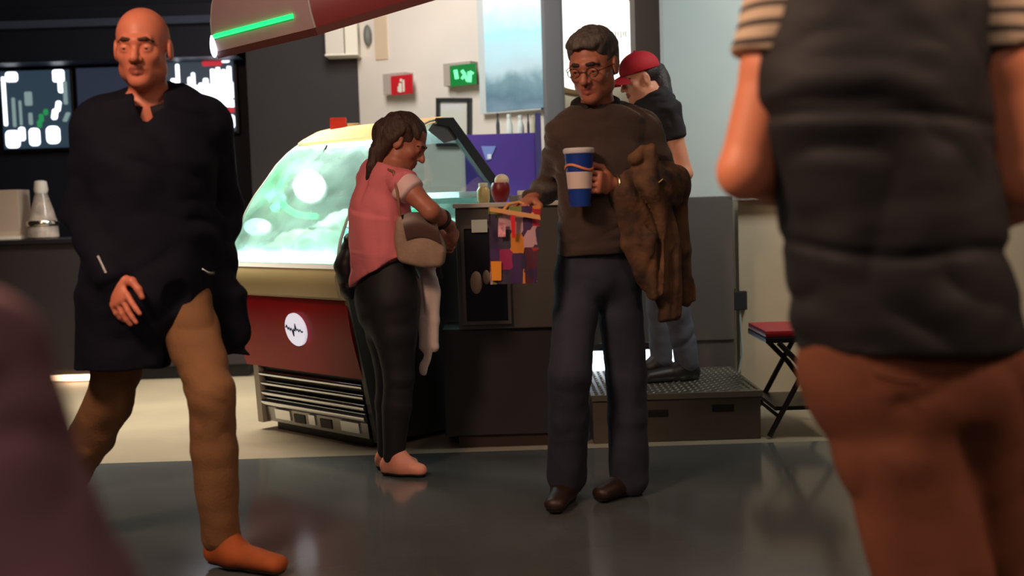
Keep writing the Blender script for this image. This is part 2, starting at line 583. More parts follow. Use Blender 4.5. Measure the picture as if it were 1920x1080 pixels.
# brown-black wall, then the white wall running towards the camera
dwx0, dwx1 = G(474, 8.7, 1.2)[0], G(681, 8.7, 1.2)[0]
struct('wall_dark', MB().box((dwx0, 8.7, 0), (dwx1, 8.85, 3.3)), m_dwall)
W0 = np.array([dwx1, 8.7, 0]); W1 = np.array([G(1030, 7.8, 1.5)[0], 7.8, 0])
wd = nrm(W1 - W0); wn = np.array([wd[1], -wd[0], 0])   # into the hall
if wn[1] > 0: wn = -wn
struct('wall_white', MB().prism([W0, W1, W1 - wn * .12, W0 - wn * .12], (0, 0, 3.3)), m_white)


def onwall(px, py, off=0.0):
    """point on the white wall seen at a pixel, pushed off it"""
    d = FW + RT * ((px - 960) / FPX) + UP * (-(py - 540) / FPX)
    t = np.dot(W0 + wn * off - CAMP, wn) / np.dot(d, wn)
    return CAMP + d * t


def wallbox(name, x0, y0, x1, y1, o0, o1, m, parent=None, loc=None, bev=0):
    a = onwall(x0, (y0 + y1) / 2, o0); b = onwall(x1, (y0 + y1) / 2, o0)
    xm = (x0 + x1) / 2
    z1 = onwall(xm, y0, o0)[2]; z0 = onwall(xm, y1, o0)[2]
    s0 = np.dot(a - W0, wd); s1 = np.dot(b - W0, wd)
    q = [W0 + wd * s0 + wn * o0, W0 + wd * s1 + wn * o0, W0 + wd * s1 + wn * o1, W0 + wd * s0 + wn * o1]
    mb = MB().prism([(p[0], p[1], z0) for p in q], (0, 0, z1 - z0))
    return mb.build(name, m, parent, loc)


# dark and grey pillar, taupe column, pale wall, low cream wall
struct('column_grey', MB().box((G(1022, 7.7, 1.5)[0], 7.7, 0), (G(1062, 7.7, 1.5)[0], 8.0, 3.3), .02), mat('grey_pillar', (112, 110, 112), .5))
struct('column_taupe', MB().box((G(1192, 7.2, 2)[0], 7.2, 0), (G(1262, 7.2, 2)[0], 7.5, 3.3)), m_taupe)
px0 = G(1247, 6.75, 1.6)[0]
struct('wall_pale', MB().box((px0, 6.75, 0), (5, 6.9, 3.3)), m_pale)
struct('wall_recess', MB().box((G(1040, 8.6, 1.5)[0], 8.6, 0), (px0 + .2, 8.7, 3.3)), mat('recess_wall', (190, 180, 160), .8))
lx0 = G(1384, 6.6, 1)[0]
struct('wall_low_cream', MB().box((lx0, 6.6, 0), (3.2, 6.75, 1.11)), mat('cream_low_wall', (172, 160, 138), .8, 0, .04, 3))
struct('trim_3', MB().box((lx0, 6.52, 1.11), (3.2, 6.78, 1.135), .004), mat('white_ledge', (230, 232, 226), .4))

# ================================================================== MENU SCREENS AND LEFT BAR
def screen_panel(px0, py0, px1, py1, Y, label, name='menu_screen'):
    c = Q((px0 + px1) / 2, (py0 + py1) / 2, Y)
    t = empty(name, c, label, 'menu screen')
    a = Q(px0, (py0 + py1) / 2, Y); b = Q(px1, (py0 + py1) / 2, Y)
    z1 = Q((px0 + px1) / 2, py0, Y)[2]; z0 = Q((px0 + px1) / 2, py1, Y)[2]
    MB().box((a[0] - .02, Y, z0 - .02), (b[0] + .02, Y + .06, z1 + .02), .008).build('bezel', mat('screen_bezel', (12, 12, 16), .4), t)
    return t, a[0], b[0], z0, z1


def picture(name, t, prims, m, Y):
    if name == 'white_lettering' or len(prims) == 1: prims = [prims]
    else: prims = [[p] for p in prims]
    for grp in prims:
        mb = MB()
        for pts in grp: mb.prism([(p[0], Y, p[1]) for p in pts], (0, .004, 0))
        mb.build(name, m, t)


def rr(x0, z0, x1, z1, c=.25, lean=0.0, n=4):
    r = min(x1 - x0, z1 - z0) * c; o = []
    for (cx, cz, a0) in ((x1 - r, z0 + r, -90), (x1 - r, z1 - r, 0), (x0 + r, z1 - r, 90), (x0 + r, z0 + r, 180)):
        for k in range(n + 1):
            a = R(a0 + 90 * k / n); o.append((cx + r * math.cos(a) + lean * (cz - z0), cz + r * math.sin(a)))
    return o


WG = lambda: emit('screen_white_glow', (236, 240, 255), 2.6)
t, a, b, z0, z1 = screen_panel(4, 132, 134, 278, 9.5, 'backlit menu screen with pictured white cups, above the beige box')
w, h = b - a, z1 - z0
X = lambda u: a + w * u
Z = lambda v: z0 + h * v
picture('lit_surface', t, [[(a, z0), (b, z0), (b, z1), (a, z1)]], emit('screen_teal', (44, 60, 74), 1.0), 9.496)
picture('cup_picture', t, [rr(X(.03), Z(.01), X(.24), Z(.24), .3), rr(X(.37), Z(.03), X(.53), Z(.26), .35), rr(X(.62), Z(.05), X(.82), Z(.28), .35), rr(X(.22), Z(.1), X(.32), Z(.28), .4)], WG(), 9.490)
picture('light_mark', t, [rr(X(.02), Z(.3), X(.075), Z(.93), .3), rr(X(.08), Z(.86), X(.26), Z(.99), .3), rr(X(.76), Z(.84), X(.93), Z(1.0), .2), rr(X(.83), Z(.7), X(.91), Z(.86), .4), rr(X(.7), Z(.36), X(.79), Z(.5), .4, .2), rr(X(.76), Z(.46), X(.84), Z(.6), .4, .2)], WG(), 9.490)
picture('glass_picture', t, [rr(X(.15), Z(.28), X(.2), Z(.66), .4), rr(X(.25), Z(.3), X(.29), Z(.62), .4), rr(X(.34), Z(.55), X(.45), Z(.73), .2), rr(X(.38), Z(.3), X(.44), Z(.46), .4), rr(X(.86), Z(.33), X(.93), Z(.45), .3, .5), rr(X(.9), Z(.55), X(.96), Z(.85), .3)], emit('screen_grey', (128, 150, 148), 1.0), 9.488)
picture('green_leaf', t, [rr(X(.5), Z(.26), X(.57), Z(.36), .4), rr(X(.53), Z(.33), X(.6), Z(.44), .4), rr(X(.6), Z(.42), X(.67), Z(.5), .4)], emit('screen_green', (40, 140, 80), 1.0), 9.486)

t, a, b, z0, z1 = screen_panel(296, 108, 440, 248, 9.5, 'backlit menu screen with white lettering over a red band, beside the dark wall')
w, h = b - a, z1 - z0
picture('lit_surface', t, [[(a, z0), (b, z0), (b, z1), (a, z1)]], emit('screen_slate', (58, 66, 74), 1.0), 9.496)
picture('white_lettering', t, [rr(X(x), Z(.44), X(x + .07), Z(v), .3) for x, v in ((.0, .6), (.09, .55), (.18, .93 - .2), (.26, .62), (.33, .64), (.4, .74), (.47, .63), (.54, .66), (.6, .72), (.66, .64))] + [rr(X(.25), Z(.4), X(.3), Z(.92), .4), rr(X(.45), Z(.5), X(.5), Z(.8), .4), [(X(.3), Z(.36)), (X(.99), Z(.32)), (X(.99), Z(.42)), (X(.12), Z(.52))]]
        + [rr(X(.7 + .072 * i), Z(.44), X(.758 + .072 * i), Z(v), .25) for i, v in enumerate((.84, .86, .83, .87))] + [rr(X(.7 + .072 * i), Z(.44), X(.775 + .072 * i), Z(.66), .2) for i in range(4)]
        + [rr(X(.84), Z(.92), X(.96), Z(1.0 - .01), .4), rr(X(.7), Z(.02), X(.84), Z(.14), .4), rr(X(.9), Z(.04), X(.99), Z(.22), .4), rr(X(.46), Z(.02), X(.6), Z(.07), .4)], WG(), 9.490)
picture('red_band', t, [[(X(.55), Z(.22)), (X(.99), Z(.25)), (X(.99), Z(.32)), (X(.45), Z(.32)), (X(.45), Z(.2))], rr(X(.6), Z(.88), X(.86), Z(.95), .3)], emit('screen_red', (196, 52, 62), 1.0), 9.488)

t, a, b, z0, z1 = screen_panel(146, 126, 284, 250, 9.5, 'dim slate menu screen behind the bald man\'s head, between two lit ones')
picture('lit_surface', t, [[(a, z0), (b, z0), (b, z1), (a, z1)]], emit('screen_dim', (40, 46, 62), 1.0), 9.496)

# bar with its warm kick light
bx = G(470, 7.95, .5)[0]
bar = MB().box((-4.4, 7.95, .09), (bx, 8.5, .955), .01).build('bar_body', mat('bar_front', (36, 30, 34), .55, 0, .1, 2), empty('bar_counter', (-3, 8.2, 0), 'long black bar counter under the menu screens', 'counter'))
bar_root = bar.parent
MB().box((-4.42, 7.92, .955), (bx + .02, 8.52, .985), .006).build('worktop', mat('bar_top', (30, 28, 32), .3), bar_root)
MB().box((-4.35, 8.0, 0), (bx - .05, 8.45, .09)).build('plinth', m_black, bar_root)
kx0, kx1 = G(38, 7.9, .04)[0], G(165, 7.9, .04)[0]
tag(MB().box((kx0, 7.95, .012), (kx1, 7.985, .05), .004).build('kick_light', emit('warm_strip', (255, 205, 160), 5.0), loc=((kx0 + kx1) / 2, 7.97, .01)), 'glowing warm strip light at the foot of the black bar', 'light')

p = G(8, 8.1, 1.0)
bxo = empty('card_box', (p[0], 8.1, .985), 'square pale beige box on the bar, at the left edge', 'box')
zt = Q(10, 356, 8.1)[2]
x0, x1 = G(-30, 8.1, 1.1)[0], G(37, 8.1, 1.1)[0]
MB().box((x0, 8.1, 1.01), (x1, 8.3, zt), .006).build('carton', mat('beige_card', (198, 178, 160), .8), bxo)
MB().box((x0 - .01, 8.06, .987), (x1 + .012, 8.32, 1.01), .003).build('tray', mat('white_tray', (240, 232, 220), .3), bxo)

c = G(82, 8.12, 1.0)
cr = empty('glass_carafe', (c[0], 8.12, .986), 'clear cone-shaped glass carafe with white top standing on the bar', 'carafe')
k = 8.12 / FPX
zh = Q(82, 338, 8.12)[2] - .986
MB().lathe([(.001, .001), (26 * k, .001), (28 * k, .01), (27 * k, zh * .25), (20 * k, zh * .5), (12 * k, zh * .74), (10 * k, zh * .8), (9 * k, zh * .8), (11 * k, zh * .72), (19 * k, zh * .48), (25 * k, zh * .24), (25 * k, .02), (.001, .02)], (c[0], 8.12, .986)).build('vessel', mat('hazy_glass', (170, 158, 150), .15, 0, .3, 14), cr, smooth=40)
MB().lathe([(.001, zh * .78), (11 * k, zh * .78), (13 * k, zh * .84), (11 * k, zh * .98), (5 * k, zh), (.001, zh)], (c[0], 8.12, .986)).build('cap', mat('white_plastic', (232, 226, 218), .4), cr, smooth=40)
MB().lathe([(28.5 * k, zh * .22), (29.5 * k, zh * .24), (29.5 * k, zh * .29), (28 * k, zh * .31)], (c[0], 8.12, .986)).build('band', mat('silver', (220, 215, 205), .2, 1), cr, smooth=40)

# ================================================================== THINGS ON THE WHITE WALL
# cream wall unit on the dark wall
p0 = Q(612, 48, 8.6); p1 = Q(674, 103, 8.6)
un = empty('wall_unit', (p0[0], 8.6, p1[2]), 'cream boxy unit fixed high on the brown-black wall', 'wall unit')
MB().box((p0[0], 8.5, p1[2]), (p0[0] + (p1[0] - p0[0]) * .58, 8.698, p0[2] + .06), .008).build('housing', mat('cream_plastic', (206, 196, 180), .5), un)
MB().box((p0[0] + (p1[0] - p0[0]) * .6, 8.52, p1[2]), (p1[0], 8.698, p0[2] + .06), .008).build('cover', mat('cream_plastic_light', (220, 212, 192), .5), un)
MB().box((p0[0] - .005, 8.49, p1[2] - .012), (p1[0] + .005, 8.698, p1[2]), .003).build('lip', mat('cream_lip', (236, 230, 214), .4), un)
p = onwall(689, 66, .04)
sp = empty('wall_speaker', p, 'small grey rounded loudspeaker on the white wall near the dark corner', 'speaker')
MB().ball(p, (.03, .04, .075)).build('shell', mat('grey_plastic', (110, 112, 106), .5), sp, smooth=60)
MB().tube([p, onwall(689, 66, -.002)], .012).build('bracket', m_black, sp)
wp = wallbox('wall_panel', 704, 30, 727, 112, .0, .012, mat('beige_panel', (214, 190, 160), .8), loc=onwall(715, 112, 0))
tag(wp, 'plain beige upright panel on the white wall, above the fire sign', 'panel')

# fire sign
fs = empty('fire_sign', onwall(756, 178, 0), 'red fire hose sign box standing out from the white wall', 'sign')
wallbox('housing', 735, 139, 776, 178, .0, .1, mat('sign_grey', (176, 160, 150), .5), fs)
wallbox('red_face', 734, 141, 774, 177, .1, .106, mat('sign_red', (196, 32, 42), .4), fs)
mbw = MB()
for (u, v, ww, hh) in ((750, 148, 4, 5), (748, 156, 6, 17), (755, 150, 4, 22), (746, 162, 3, 10)):
    a_ = onwall(u, v, .108); b_ = onwall(u + ww, v + hh, .108)
    mbw.prism([a_, (b_[0], b_[1], a_[2]), b_, (a_[0], a_[1], b_[2])], wn * .003)
mbw.build('pictogram', mat('sign_white', (226, 222, 206), .5), fs)
# exit sign
es = empty('exit_sign', onwall(868, 160, 0), 'glowing green emergency exit sign box on the white wall', 'sign')
wallbox('housing', 846, 119, 897, 161, .0, .09, mat('sign_grey2', (170, 158, 146), .5), es)
wallbox('green_face', 845, 121, 893, 160, .09, .098, emit('exit_green', (8, 128, 52), 1.0), es)
mbw = MB()
def stroke(mb, pts, wpx, off=.102):
    for (u0, v0), (u1, v1) in zip(pts, pts[1:]):
        dx, dy = u1 - u0, v1 - v0; L = math.hypot(dx, dy); nx, ny = -dy / L * wpx / 2, dx / L * wpx / 2
        mb.prism([onwall(u0 + nx, v0 + ny, off), onwall(u1 + nx, v1 + ny, off), onwall(u1 - nx, v1 - ny, off), onwall(u0 - nx, v0 - ny, off)], wn * .003)
stroke(mbw, [(854, 131), (857, 148)], 7)
stroke(mbw, [(866, 132), (872, 140)], 6); stroke(mbw, [(872, 140), (866, 148)], 5); stroke(mbw, [(872, 140), (876, 152)], 4)
stroke(mbw, [(881, 134), (880, 154)], 8); stroke(mbw, [(881, 134), (888, 138)], 4)
mbw.build('pictogram', emit('exit_mint', (120, 255, 170), 1.6), es)
# small framed notice
nf = empty('framed_notice', onwall(855, 272, 0), 'small notice in a thin black frame on the white wall below the exit sign', 'picture frame')
wallbox('backing', 826, 188, 882, 272, .0, .012, mat('notice_paper', (214, 214, 218), .5, 0, 0, 5, rgb2=(206, 206, 172)), nf)
mf = mat('black_frame', (46, 48, 48), .4)
fr = MB()
for (x0_, y0_, x1_, y1_) in ((822, 184, 886, 191), (822, 268, 886, 275), (822, 188, 828, 272), (880, 188, 886, 272)):
    A_ = [onwall(x0_, y0_, .0), onwall(x1_, y0_, .0), onwall(x1_, y1_, .0), onwall(x0_, y1_, .0)]
    fr.prism(A_, wn * .03)
fr.build('frame', mf, nf)
# lightbox poster
pm = bpy.data.materials.new('poster_glow'); pm.use_nodes = True
nt = pm.node_tree; bs = nt.nodes['Principled BSDF']; bs.inputs['Base Color'].default_value = (0, 0, 0, 1)
tc = nt.nodes.new('ShaderNodeTexCoord'); sx = nt.nodes.new('ShaderNodeSeparateXYZ'); no = nt.nodes.new('ShaderNodeTexNoise')
no.inputs['Scale'].default_value = 6; no.inputs['Detail'].default_value = 5
ma = nt.nodes.new('ShaderNodeMath'); ma.operation = 'MULTIPLY_ADD'; ma.inputs[1].default_value = .22
rp = nt.nodes.new('ShaderNodeValToRGB')
mr = nt.nodes.new('ShaderNodeMapRange'); mr.inputs['From Min'].default_value = 0; mr.inputs['From Max'].default_value = .72
nt.links.new(tc.outputs['Object'], sx.inputs[0]); nt.links.new(tc.outputs['Object'], no.inputs['Vector'])
nt.links.new(sx.outputs['Z'], mr.inputs['Value'])
sb = nt.nodes.new('ShaderNodeMath'); sb.operation = 'SUBTRACT'; sb.inputs[1].default_value = .5
nt.links.new(no.outputs['Fac'], sb.inputs[0])
nt.links.new(sb.outputs[0], ma.inputs[0]); nt.links.new(mr.outputs[0], ma.inputs[2]); ma.inputs[1].default_value = .3
nt.links.new(ma.outputs[0], rp.inputs[0])
e = rp.color_ramp.elements
e[0].position = .0; e[0].color = lin((120, 144, 158)); e[1].position = 1; e[1].color = lin((246, 255, 255))
for pos, cc in ((.12, (92, 122, 134)), (.26, (120, 152, 160)), (.38, (190, 216, 220)), (.55, (196, 232, 238)), (.72, (186, 244, 252))):
    x = rp.color_ramp.elements.new(pos); x.color = lin(cc)
nt.links.new(rp.outputs[0], bs.inputs['Emission Color']); bs.inputs['Emission Strength'].default_value = 1.1
lb = empty('lightbox_poster', onwall(965, 210, 0), 'tall backlit poster of misty blue peaks hanging on the white wall', 'poster')
pa = wallbox('poster_face', 909, -30, 1016, 206, .06, .066, pm, lb)
wallbox('lightbox_case', 906, -34, 1020, 211, .0, .06, mat('poster_case', (200, 206, 206), .4), lb)

# shelf under the poster with dark and white bottles
sh = G(940, 7.3, 1.6)
shz = Q(960, 250, 7.3)[2]
pt = empty('purple_partition', (sh[0], 7.3, 0), 'purple partition screen behind the counter, below the poster', 'partition')
xa, xb = Q(872, 300, 7.3)[0], Q(1016, 300, 7.3)[0]
MB().box((xa, 7.3, 0), (xb, 7.36, shz), .004).build('board', mat('purple_board', (70, 44, 136), .6, 0, .05, 3), pt)
MB().box((xb - .035, 7.285, 0), (xb, 7.375, Q(1010, 212, 7.3)[2]), .003).build('post', mat('purple_post', (62, 58, 110), .5), pt)
ps = Q(921, 284, 7.29); 
MB().prism([Q(902, 274, 7.299), Q(930, 274, 7.299), Q(924, 288, 7.299), Q(918, 300, 7.299), Q(911, 300, 7.299)], (0, -.004, 0)).build('emblem', mat('emblem_blue', (120, 140, 205), .5), pt)
MB().box(Q(914, 298, 7.296) - np.array([0, .002, 0]), Q(921, 289, 7.296) + np.array([0, .002, 0])).build('emblem_highlight', mat('emblem_white', (225, 228, 245), .5), pt)
mdk = mat('dark_bottle', (58, 60, 66), .35); mlt = mat('white_bottle', (214, 220, 212), .35)
for (bxp, top, wpx, mm, lab) in ((934, 212, 7, mdk, 'tall dark bottle above the purple partition, left of the white jars'),
                                 (955, 214, 14, mlt, 'white jar above the purple partition, next to the tall dark bottle'),
                                 (976, 216, 14, mlt, 'white jar above the purple partition, next to the slim dark bottle'),
                                 (991, 214, 5, mdk, 'slim dark bottle above the purple partition, between white and yellowish jars'),
                                 (1000, 216, 8, mat('yellowish_jar', (188, 184, 150), .4), 'pale yellowish jar above the purple partition, by its post')):
    q = Q(bxp, 250, 7.5); kk = 7.5 / FPX
    zb = shz - .1; hh = Q(bxp, top, 7.5)[2] - zb; rr_ = wpx * kk / 2 * 1.0
    bt = empty('bottle', (q[0], 7.5, zb), lab, 'bottle', 'bottles on the shelf behind the purple partition')
    MB().lathe([(.001, 0), (rr_, 0), (rr_, hh * .7), (rr_ * .6, hh * .82), (rr_ * .5, hh * .9), (.001, hh * .9)], (q[0], 7.5, zb), 20).build('vessel', mm, bt, smooth=40)
    MB().lathe([(.001, hh * .9), (rr_ * .62, hh * .9), (rr_ * .62, hh), (.001, hh)], (q[0], 7.5, zb), 16).build('cap', mm, bt, smooth=40)
sf = empty('back_shelf', (sh[0], 7.5, 0), 'narrow white shelf carrying bottles behind the purple partition', 'shelf')
MB().box((xa + .02, 7.42, shz - .125), (xb - .02, 7.6, shz - .1), .004).build('board', mlt, sf)
for xx in (xa + .05, xb - .07): MB().box((xx, 7.45, 0), (xx + .03, 7.57, shz - .125)).build('upright', mlt, sf)

# round illuminated sign between the pillars
rs = empty('round_illuminated_sign', Q(1110, 80, 8.3), 'large round glowing white sign with cream rim behind the grey-haired man', 'sign')
cs = Q(1092, 66, 8.3); r_ = 114 * 8.3 / FPX
MB().lathe([(.001, .06), (r_ * .9, .06), (r_ * .9, .0), (.001, .0)], cs + np.array([0, 0, 0]), 64, (0, -1, 0)).build('glowing_face', emit('sign_white_glow', (255, 252, 240), 2.2), rs)
MB().lathe([(r_ * .9, -.01), (r_, -.01), (r_, .08), (r_ * .97, .09), (r_ * .9, .08)], cs, 64, (0, -1, 0), True).build('rim', mat('cream_rim', (240, 206, 150), .5), rs)
mbl = MB()
for i, (x_, hh) in enumerate(((1153, 12), (1158, 9), (1163, 14), (1168, 10), (1172, 12))):
    a_ = Q(x_, 58 + (i % 2), 8.23); b_ = Q(x_ + 2.4, 58 + hh, 8.23)
    mbl.box((a_[0], 8.225, b_[2]), (b_[0], 8.235, a_[2]))
mbl.build('green_lettering', mat('letter_green', (70, 120, 96), .5), rs)

# ================================================================== UMBRELLA HANGING OVER THE CASE
uc = Q(774, -19, 5.5)
kR = .95
ku = math.tan(R(16.5))
ex = nrm(RT + UP * .30); 
ez = nrm(UP - RT * .30 + FW * (-.32)); ez = nrm(ez - ex * np.dot(ez, ex)); ey = nrm(np.cross(ez, ex))
um = empty('hanging_umbrella', uc, 'tilted red and grey panelled umbrella hanging over the ice cream case', 'umbrella')
angs = [200 + 45 * i for i in range(8)]
mg, mr_ = mat('umbrella_grey', (190, 164, 172), .55, 0, .04, 6), mat('umbrella_red', (122, 16, 28), .5, 0, .05, 6)
def dome(a, rho):
    return uc + (ex * math.cos(a) + ey * math.sin(a)) * kR * rho + ez * (.62 * kR * math.sqrt(max(0, 1 - rho * rho)))
def chordpt(a0, a1, u, rho):
    p = dome(a0, rho) * (1 - u) + dome(a1, rho) * u
    return p
for i in range(8):
    a0, a1 = R(angs[i]), R(angs[i] + 45)
    MB().grid(lambda u, v, a0=a0, a1=a1: chordpt(a0, a1, u, math.sin(math.pi / 2 * (1 - v * .97))), 8, 18, .006).build('panel', mg if i % 2 == 0 else mr_, um, smooth=50)
    MB().tube([dome(a0, math.sin(math.pi / 2 * (1 - v / 14 * .97))) * 1.0 for v in range(15)], .006, 8).build('rib', mat('rib_grey', (180, 176, 176), .4), um, smooth=50)
    MB().grid(lambda u, v, a0=a0, a1=a1: dome(a0, 1) * (1 - u) + dome(a1, 1) * u - ez * v * .03, 6, 2, .006).build('valance', mat('umbrella_valance', (96, 50, 48), .6), um)
MB().ball(dome(R(200), 1.0) + ez * .03, (.018, .018, .055)).build('tip_finial', emit('tip_glow', (240, 236, 255), 3.0), um, smooth=60)  # bright spot at the rib tip, put in as a glowing finial
MB().tube([chordpt(R(200), R(245), u, .994) - ey * .012 + ez * .02 * 0 for u in [x / 12 * .8 + .03 for x in range(13)]], .010, 8).build('green_reflection_streak', emit('green_streak_glow', (30, 255, 110), 2.2), um, smooth=60)  # green reflection on the grey panel, put in as a glowing tube
top = uc + ez * kR * .62
MB().tube([uc + ez * .1, top + ez * .05, (top[0] + ez[0] * .05, top[1] + ez[1] * .05, 3.3)], .012, 10).build('hanging_rod', m_black, um, smooth=60)

# ================================================================== ICE CREAM DISPLAY CASE
CC = np.array([G(705, 5.45, .0)[0], 5.45, 0])
LL = np.array([G(505, 6.067, .0)[0], 6.067, 0])
CU = nrm(LL - CC); CL = np.linalg.norm(LL - CC); CV = np.array([-CU[1], CU[0], 0])
if CV[1] < 0: CV = -CV
def cp(u, v, z): return CC + CU * u + CV * v + np.array([0, 0, z])
case = empty('ice_cream_display_case', cp(CL / 2, .45, 0), 'brightly lit ice cream display case with curved glass and red front panel', 'display case')
def extr(name, prof, u0, u1, m, smooth=None, parent=None):
    return MB().prism([cp(u0, v, z) for v, z in prof], CU * (u1 - u0)).build(name, m, parent or case, smooth=smooth)
m_red = mat('glossy_red_panel', (150, 8, 18), .3, 0, .05, 4, spec=.22)
m_cream = mat('cream_bumper', (196, 184, 140), .35)
m_chrome = mat('chrome', (225, 230, 235), .12, 1)
m_dg = mat('dark_grey_panel', (58, 58, 60), .45, 0, .05, 3)
m_dk = mat('black_grille', (22, 22, 24), .5)
extr('cabinet_body', [(-.03, .33), (-.1, .70), (-.12, .76), (.9, .76), (.9, .04), (.02, .04)], .03, CL, m_dg)
# red bowed front
rp_ = []
for i in range(9):
    t_ = i / 8; rp_.append((-.06 - .075 * math.sin(t_ * 1.5), .34 + .37 * t_))
extr('red_front_panel', rp_ + [(v + .02, z) for v, z in rp_[::-1]], .0, CL + .09, m_red, 40)
extr('bumper', [(-.15, .715), (-.19, .73), (-.205, .78), (-.205, .83), (-.19, .862), (-.1, .862), (-.1, .715)], -.01, CL + .02, m_cream, 35)
extr('glass_rail', [(-.195, .862), (-.18, .885), (-.1, .885), (-.1, .862)], -.01, CL + .02, mat('bright_rail', (240, 245, 245), .3))
# grille: slats over a black recess
extr('grille_recess', [(-.03, .33), (.04, .33), (.04, .05), (.01, .05)], .05, CL - .02, m_dk)
for i, (zz, rad) in enumerate(((.30, .014), (.25, .014), (.2, .018), (.152, .024))):
    MB().tube([cp(.02, -.045 + i * .006, zz), cp(CL - .01, -.045 + i * .006, zz)], rad, 12).build('grille_bar', m_chrome, case, smooth=50)
kp = extr('kick_plate', [(-.03, .125), (-.02, .05), (.0, .05), (.0, .125)], .02, CL - .02, mat('brushed_steel', (150, 150, 150), .25, 1))
for u_, w_ in ((.3, .09), (.52, .09)):
    extr('kick_slot', [(-.033, .11), (-.026, .066), (-.015, .066), (-.015, .11)], u_, u_ + w_, m_dk)
for u_, w_ in ((.08, .14), (.64, .13), (.43, .05)):
    extr('kick_tab', [(-.037, .12), (-.03, .07), (-.015, .07), (-.015, .12)], u_, u_ + w_, m_chrome)
extr('side_cheek', [(-.06, .34), (-.045, .04), (.12, .04), (.12, .34)], CL - .015, CL + .03, mat('warm_grey_cheek', (150, 144, 132), .4))
extr('base_shadow_plinth', [(.02, .0), (.85, .0), (.85, .05), (.02, .05)], .05, CL - .05, m_dk)
# end panel with sloped top
endp = [(.0, .03), (-.06, .34), (-.14, .72), (-.19, .86), (.1, .885), (.46, 1.0), (.66, 1.09), (.83, 1.24), (.9, 1.24), (.9, .03)]
extr('end_panel', endp, -.02, .012, mat('end_panel_grey', (64, 68, 66), .4, 0, .05, 3))
# arch profile of the glass
AR = [(-.18, .88), (-.15, 1.0), (-.096, 1.11), (-.03, 1.205), (.05, 1.29), (.12, 1.37), (.2, 1.435), (.3, 1.495), (.4, 1.54), (.5, 1.56)]
def arc(t):
    t = max(0, min(1, t)) * (len(AR) - 1); i = min(int(t), len(AR) - 2); f = t - i
    return (AR[i][0] * (1 - f) + AR[i + 1][0] * f, AR[i][1] * (1 - f) + AR[i + 1][1] * f)
MB().grid(lambda u, v: cp(u * CL, *arc(v * .74)), 16, 24, .006).build('curved_front_glass', glass('case_glass', refl=.2, haze=.28), case, smooth=60)
MB().grid(lambda u, v: cp(u * CL, *arc(.74 + v * .26)), 8, 8, .02).build('hood', emit('hood_painted_glow', (255, 206, 138), .75, (255, 214, 150)), case, smooth=50)  # tube light showing through the hood is put in as emission
for uu, nm in ((0.005, 'end_glass'), (CL - .005, 'far_end_glass')):
    poly = [arc(i / 20) for i in range(21)] + [(.56, 1.545), (.83, 1.245), (.66, 1.09), (.46, 1.0), (.1, .885)]
    MB().prism([cp(uu, v, z) for v, z in poly], CU * .006).build('end_glass', glass('end_glass_m', (225, 242, 245), .08), case)
    MB().tube([cp(uu, *arc(i / 20)) for i in range(21)], .007, 8).build('glass_edge', mat('glass_edge_m', (190, 210, 206), .2), case, smooth=60)
# dark sloping rear frames
for uu in (.0, CL):
    MB().prism([cp(uu - .012, v, z) for v, z in ((.45, 1.56), (.56, 1.565), (.86, 1.255), (.8, 1.235), (.53, 1.52), (.45, 1.53))], CU * .03).build('rear_frame', mat('rear_frame_m', (44, 44, 46), .4), case)
MB().prism([cp(0, v, z) for v, z in ((.43, 1.53), (.54, 1.52), (.60, 1.46), (.5, 1.44), (.40, 1.50))], CU * CL).build('light_housing', mat('housing_grey', (104, 100, 102), .5), case)
MB().tube([cp(.04, .33, 1.475), cp(CL - .04, .33, 1.475)], .018, 12).build('light_tube', emit('case_tube', (236, 255, 250), 150), case, smooth=60)
MB().box((0, 0, 0), (1, 1, 1)).bm.free()
# deck, tubs and back wall inside
m_ins = mat('white_interior', (214, 232, 226), .4)
extr('deck', [(-.17, .865), (-.17, .89), (.1, .92), (.5, 1.0), (.78, 1.1), (.78, .88)], .02, CL - .01, m_ins)
extr('rear_ledge', [(.6, 1.17), (.82, 1.17), (.82, 1.2), (.6, 1.2)], .01, CL - .01, mat('white_ledge2', (240, 244, 244), .3))
extr('rear_ledge_support', [(.76, 1.09), (.79, 1.09), (.79, 1.17), (.76, 1.17)], .02, CL - .02, m_ins)
MB().tube([cp(.04, -.15, .9), cp(CL - .04, -.15, .9)], .009, 8).build('added_front_light_tube', emit('front_tube', (232, 255, 250), 70), case, smooth=60)  # unseen second tube added to brighten the front of the case
MB().ball(Q(482, 425, 6.1), (.07, .05, .045), 24).build('small_bright_spot_globe', emit('globe_glow', (250, 255, 255), 4), case, smooth=60)  # bright white spot put in as an added glowing globe
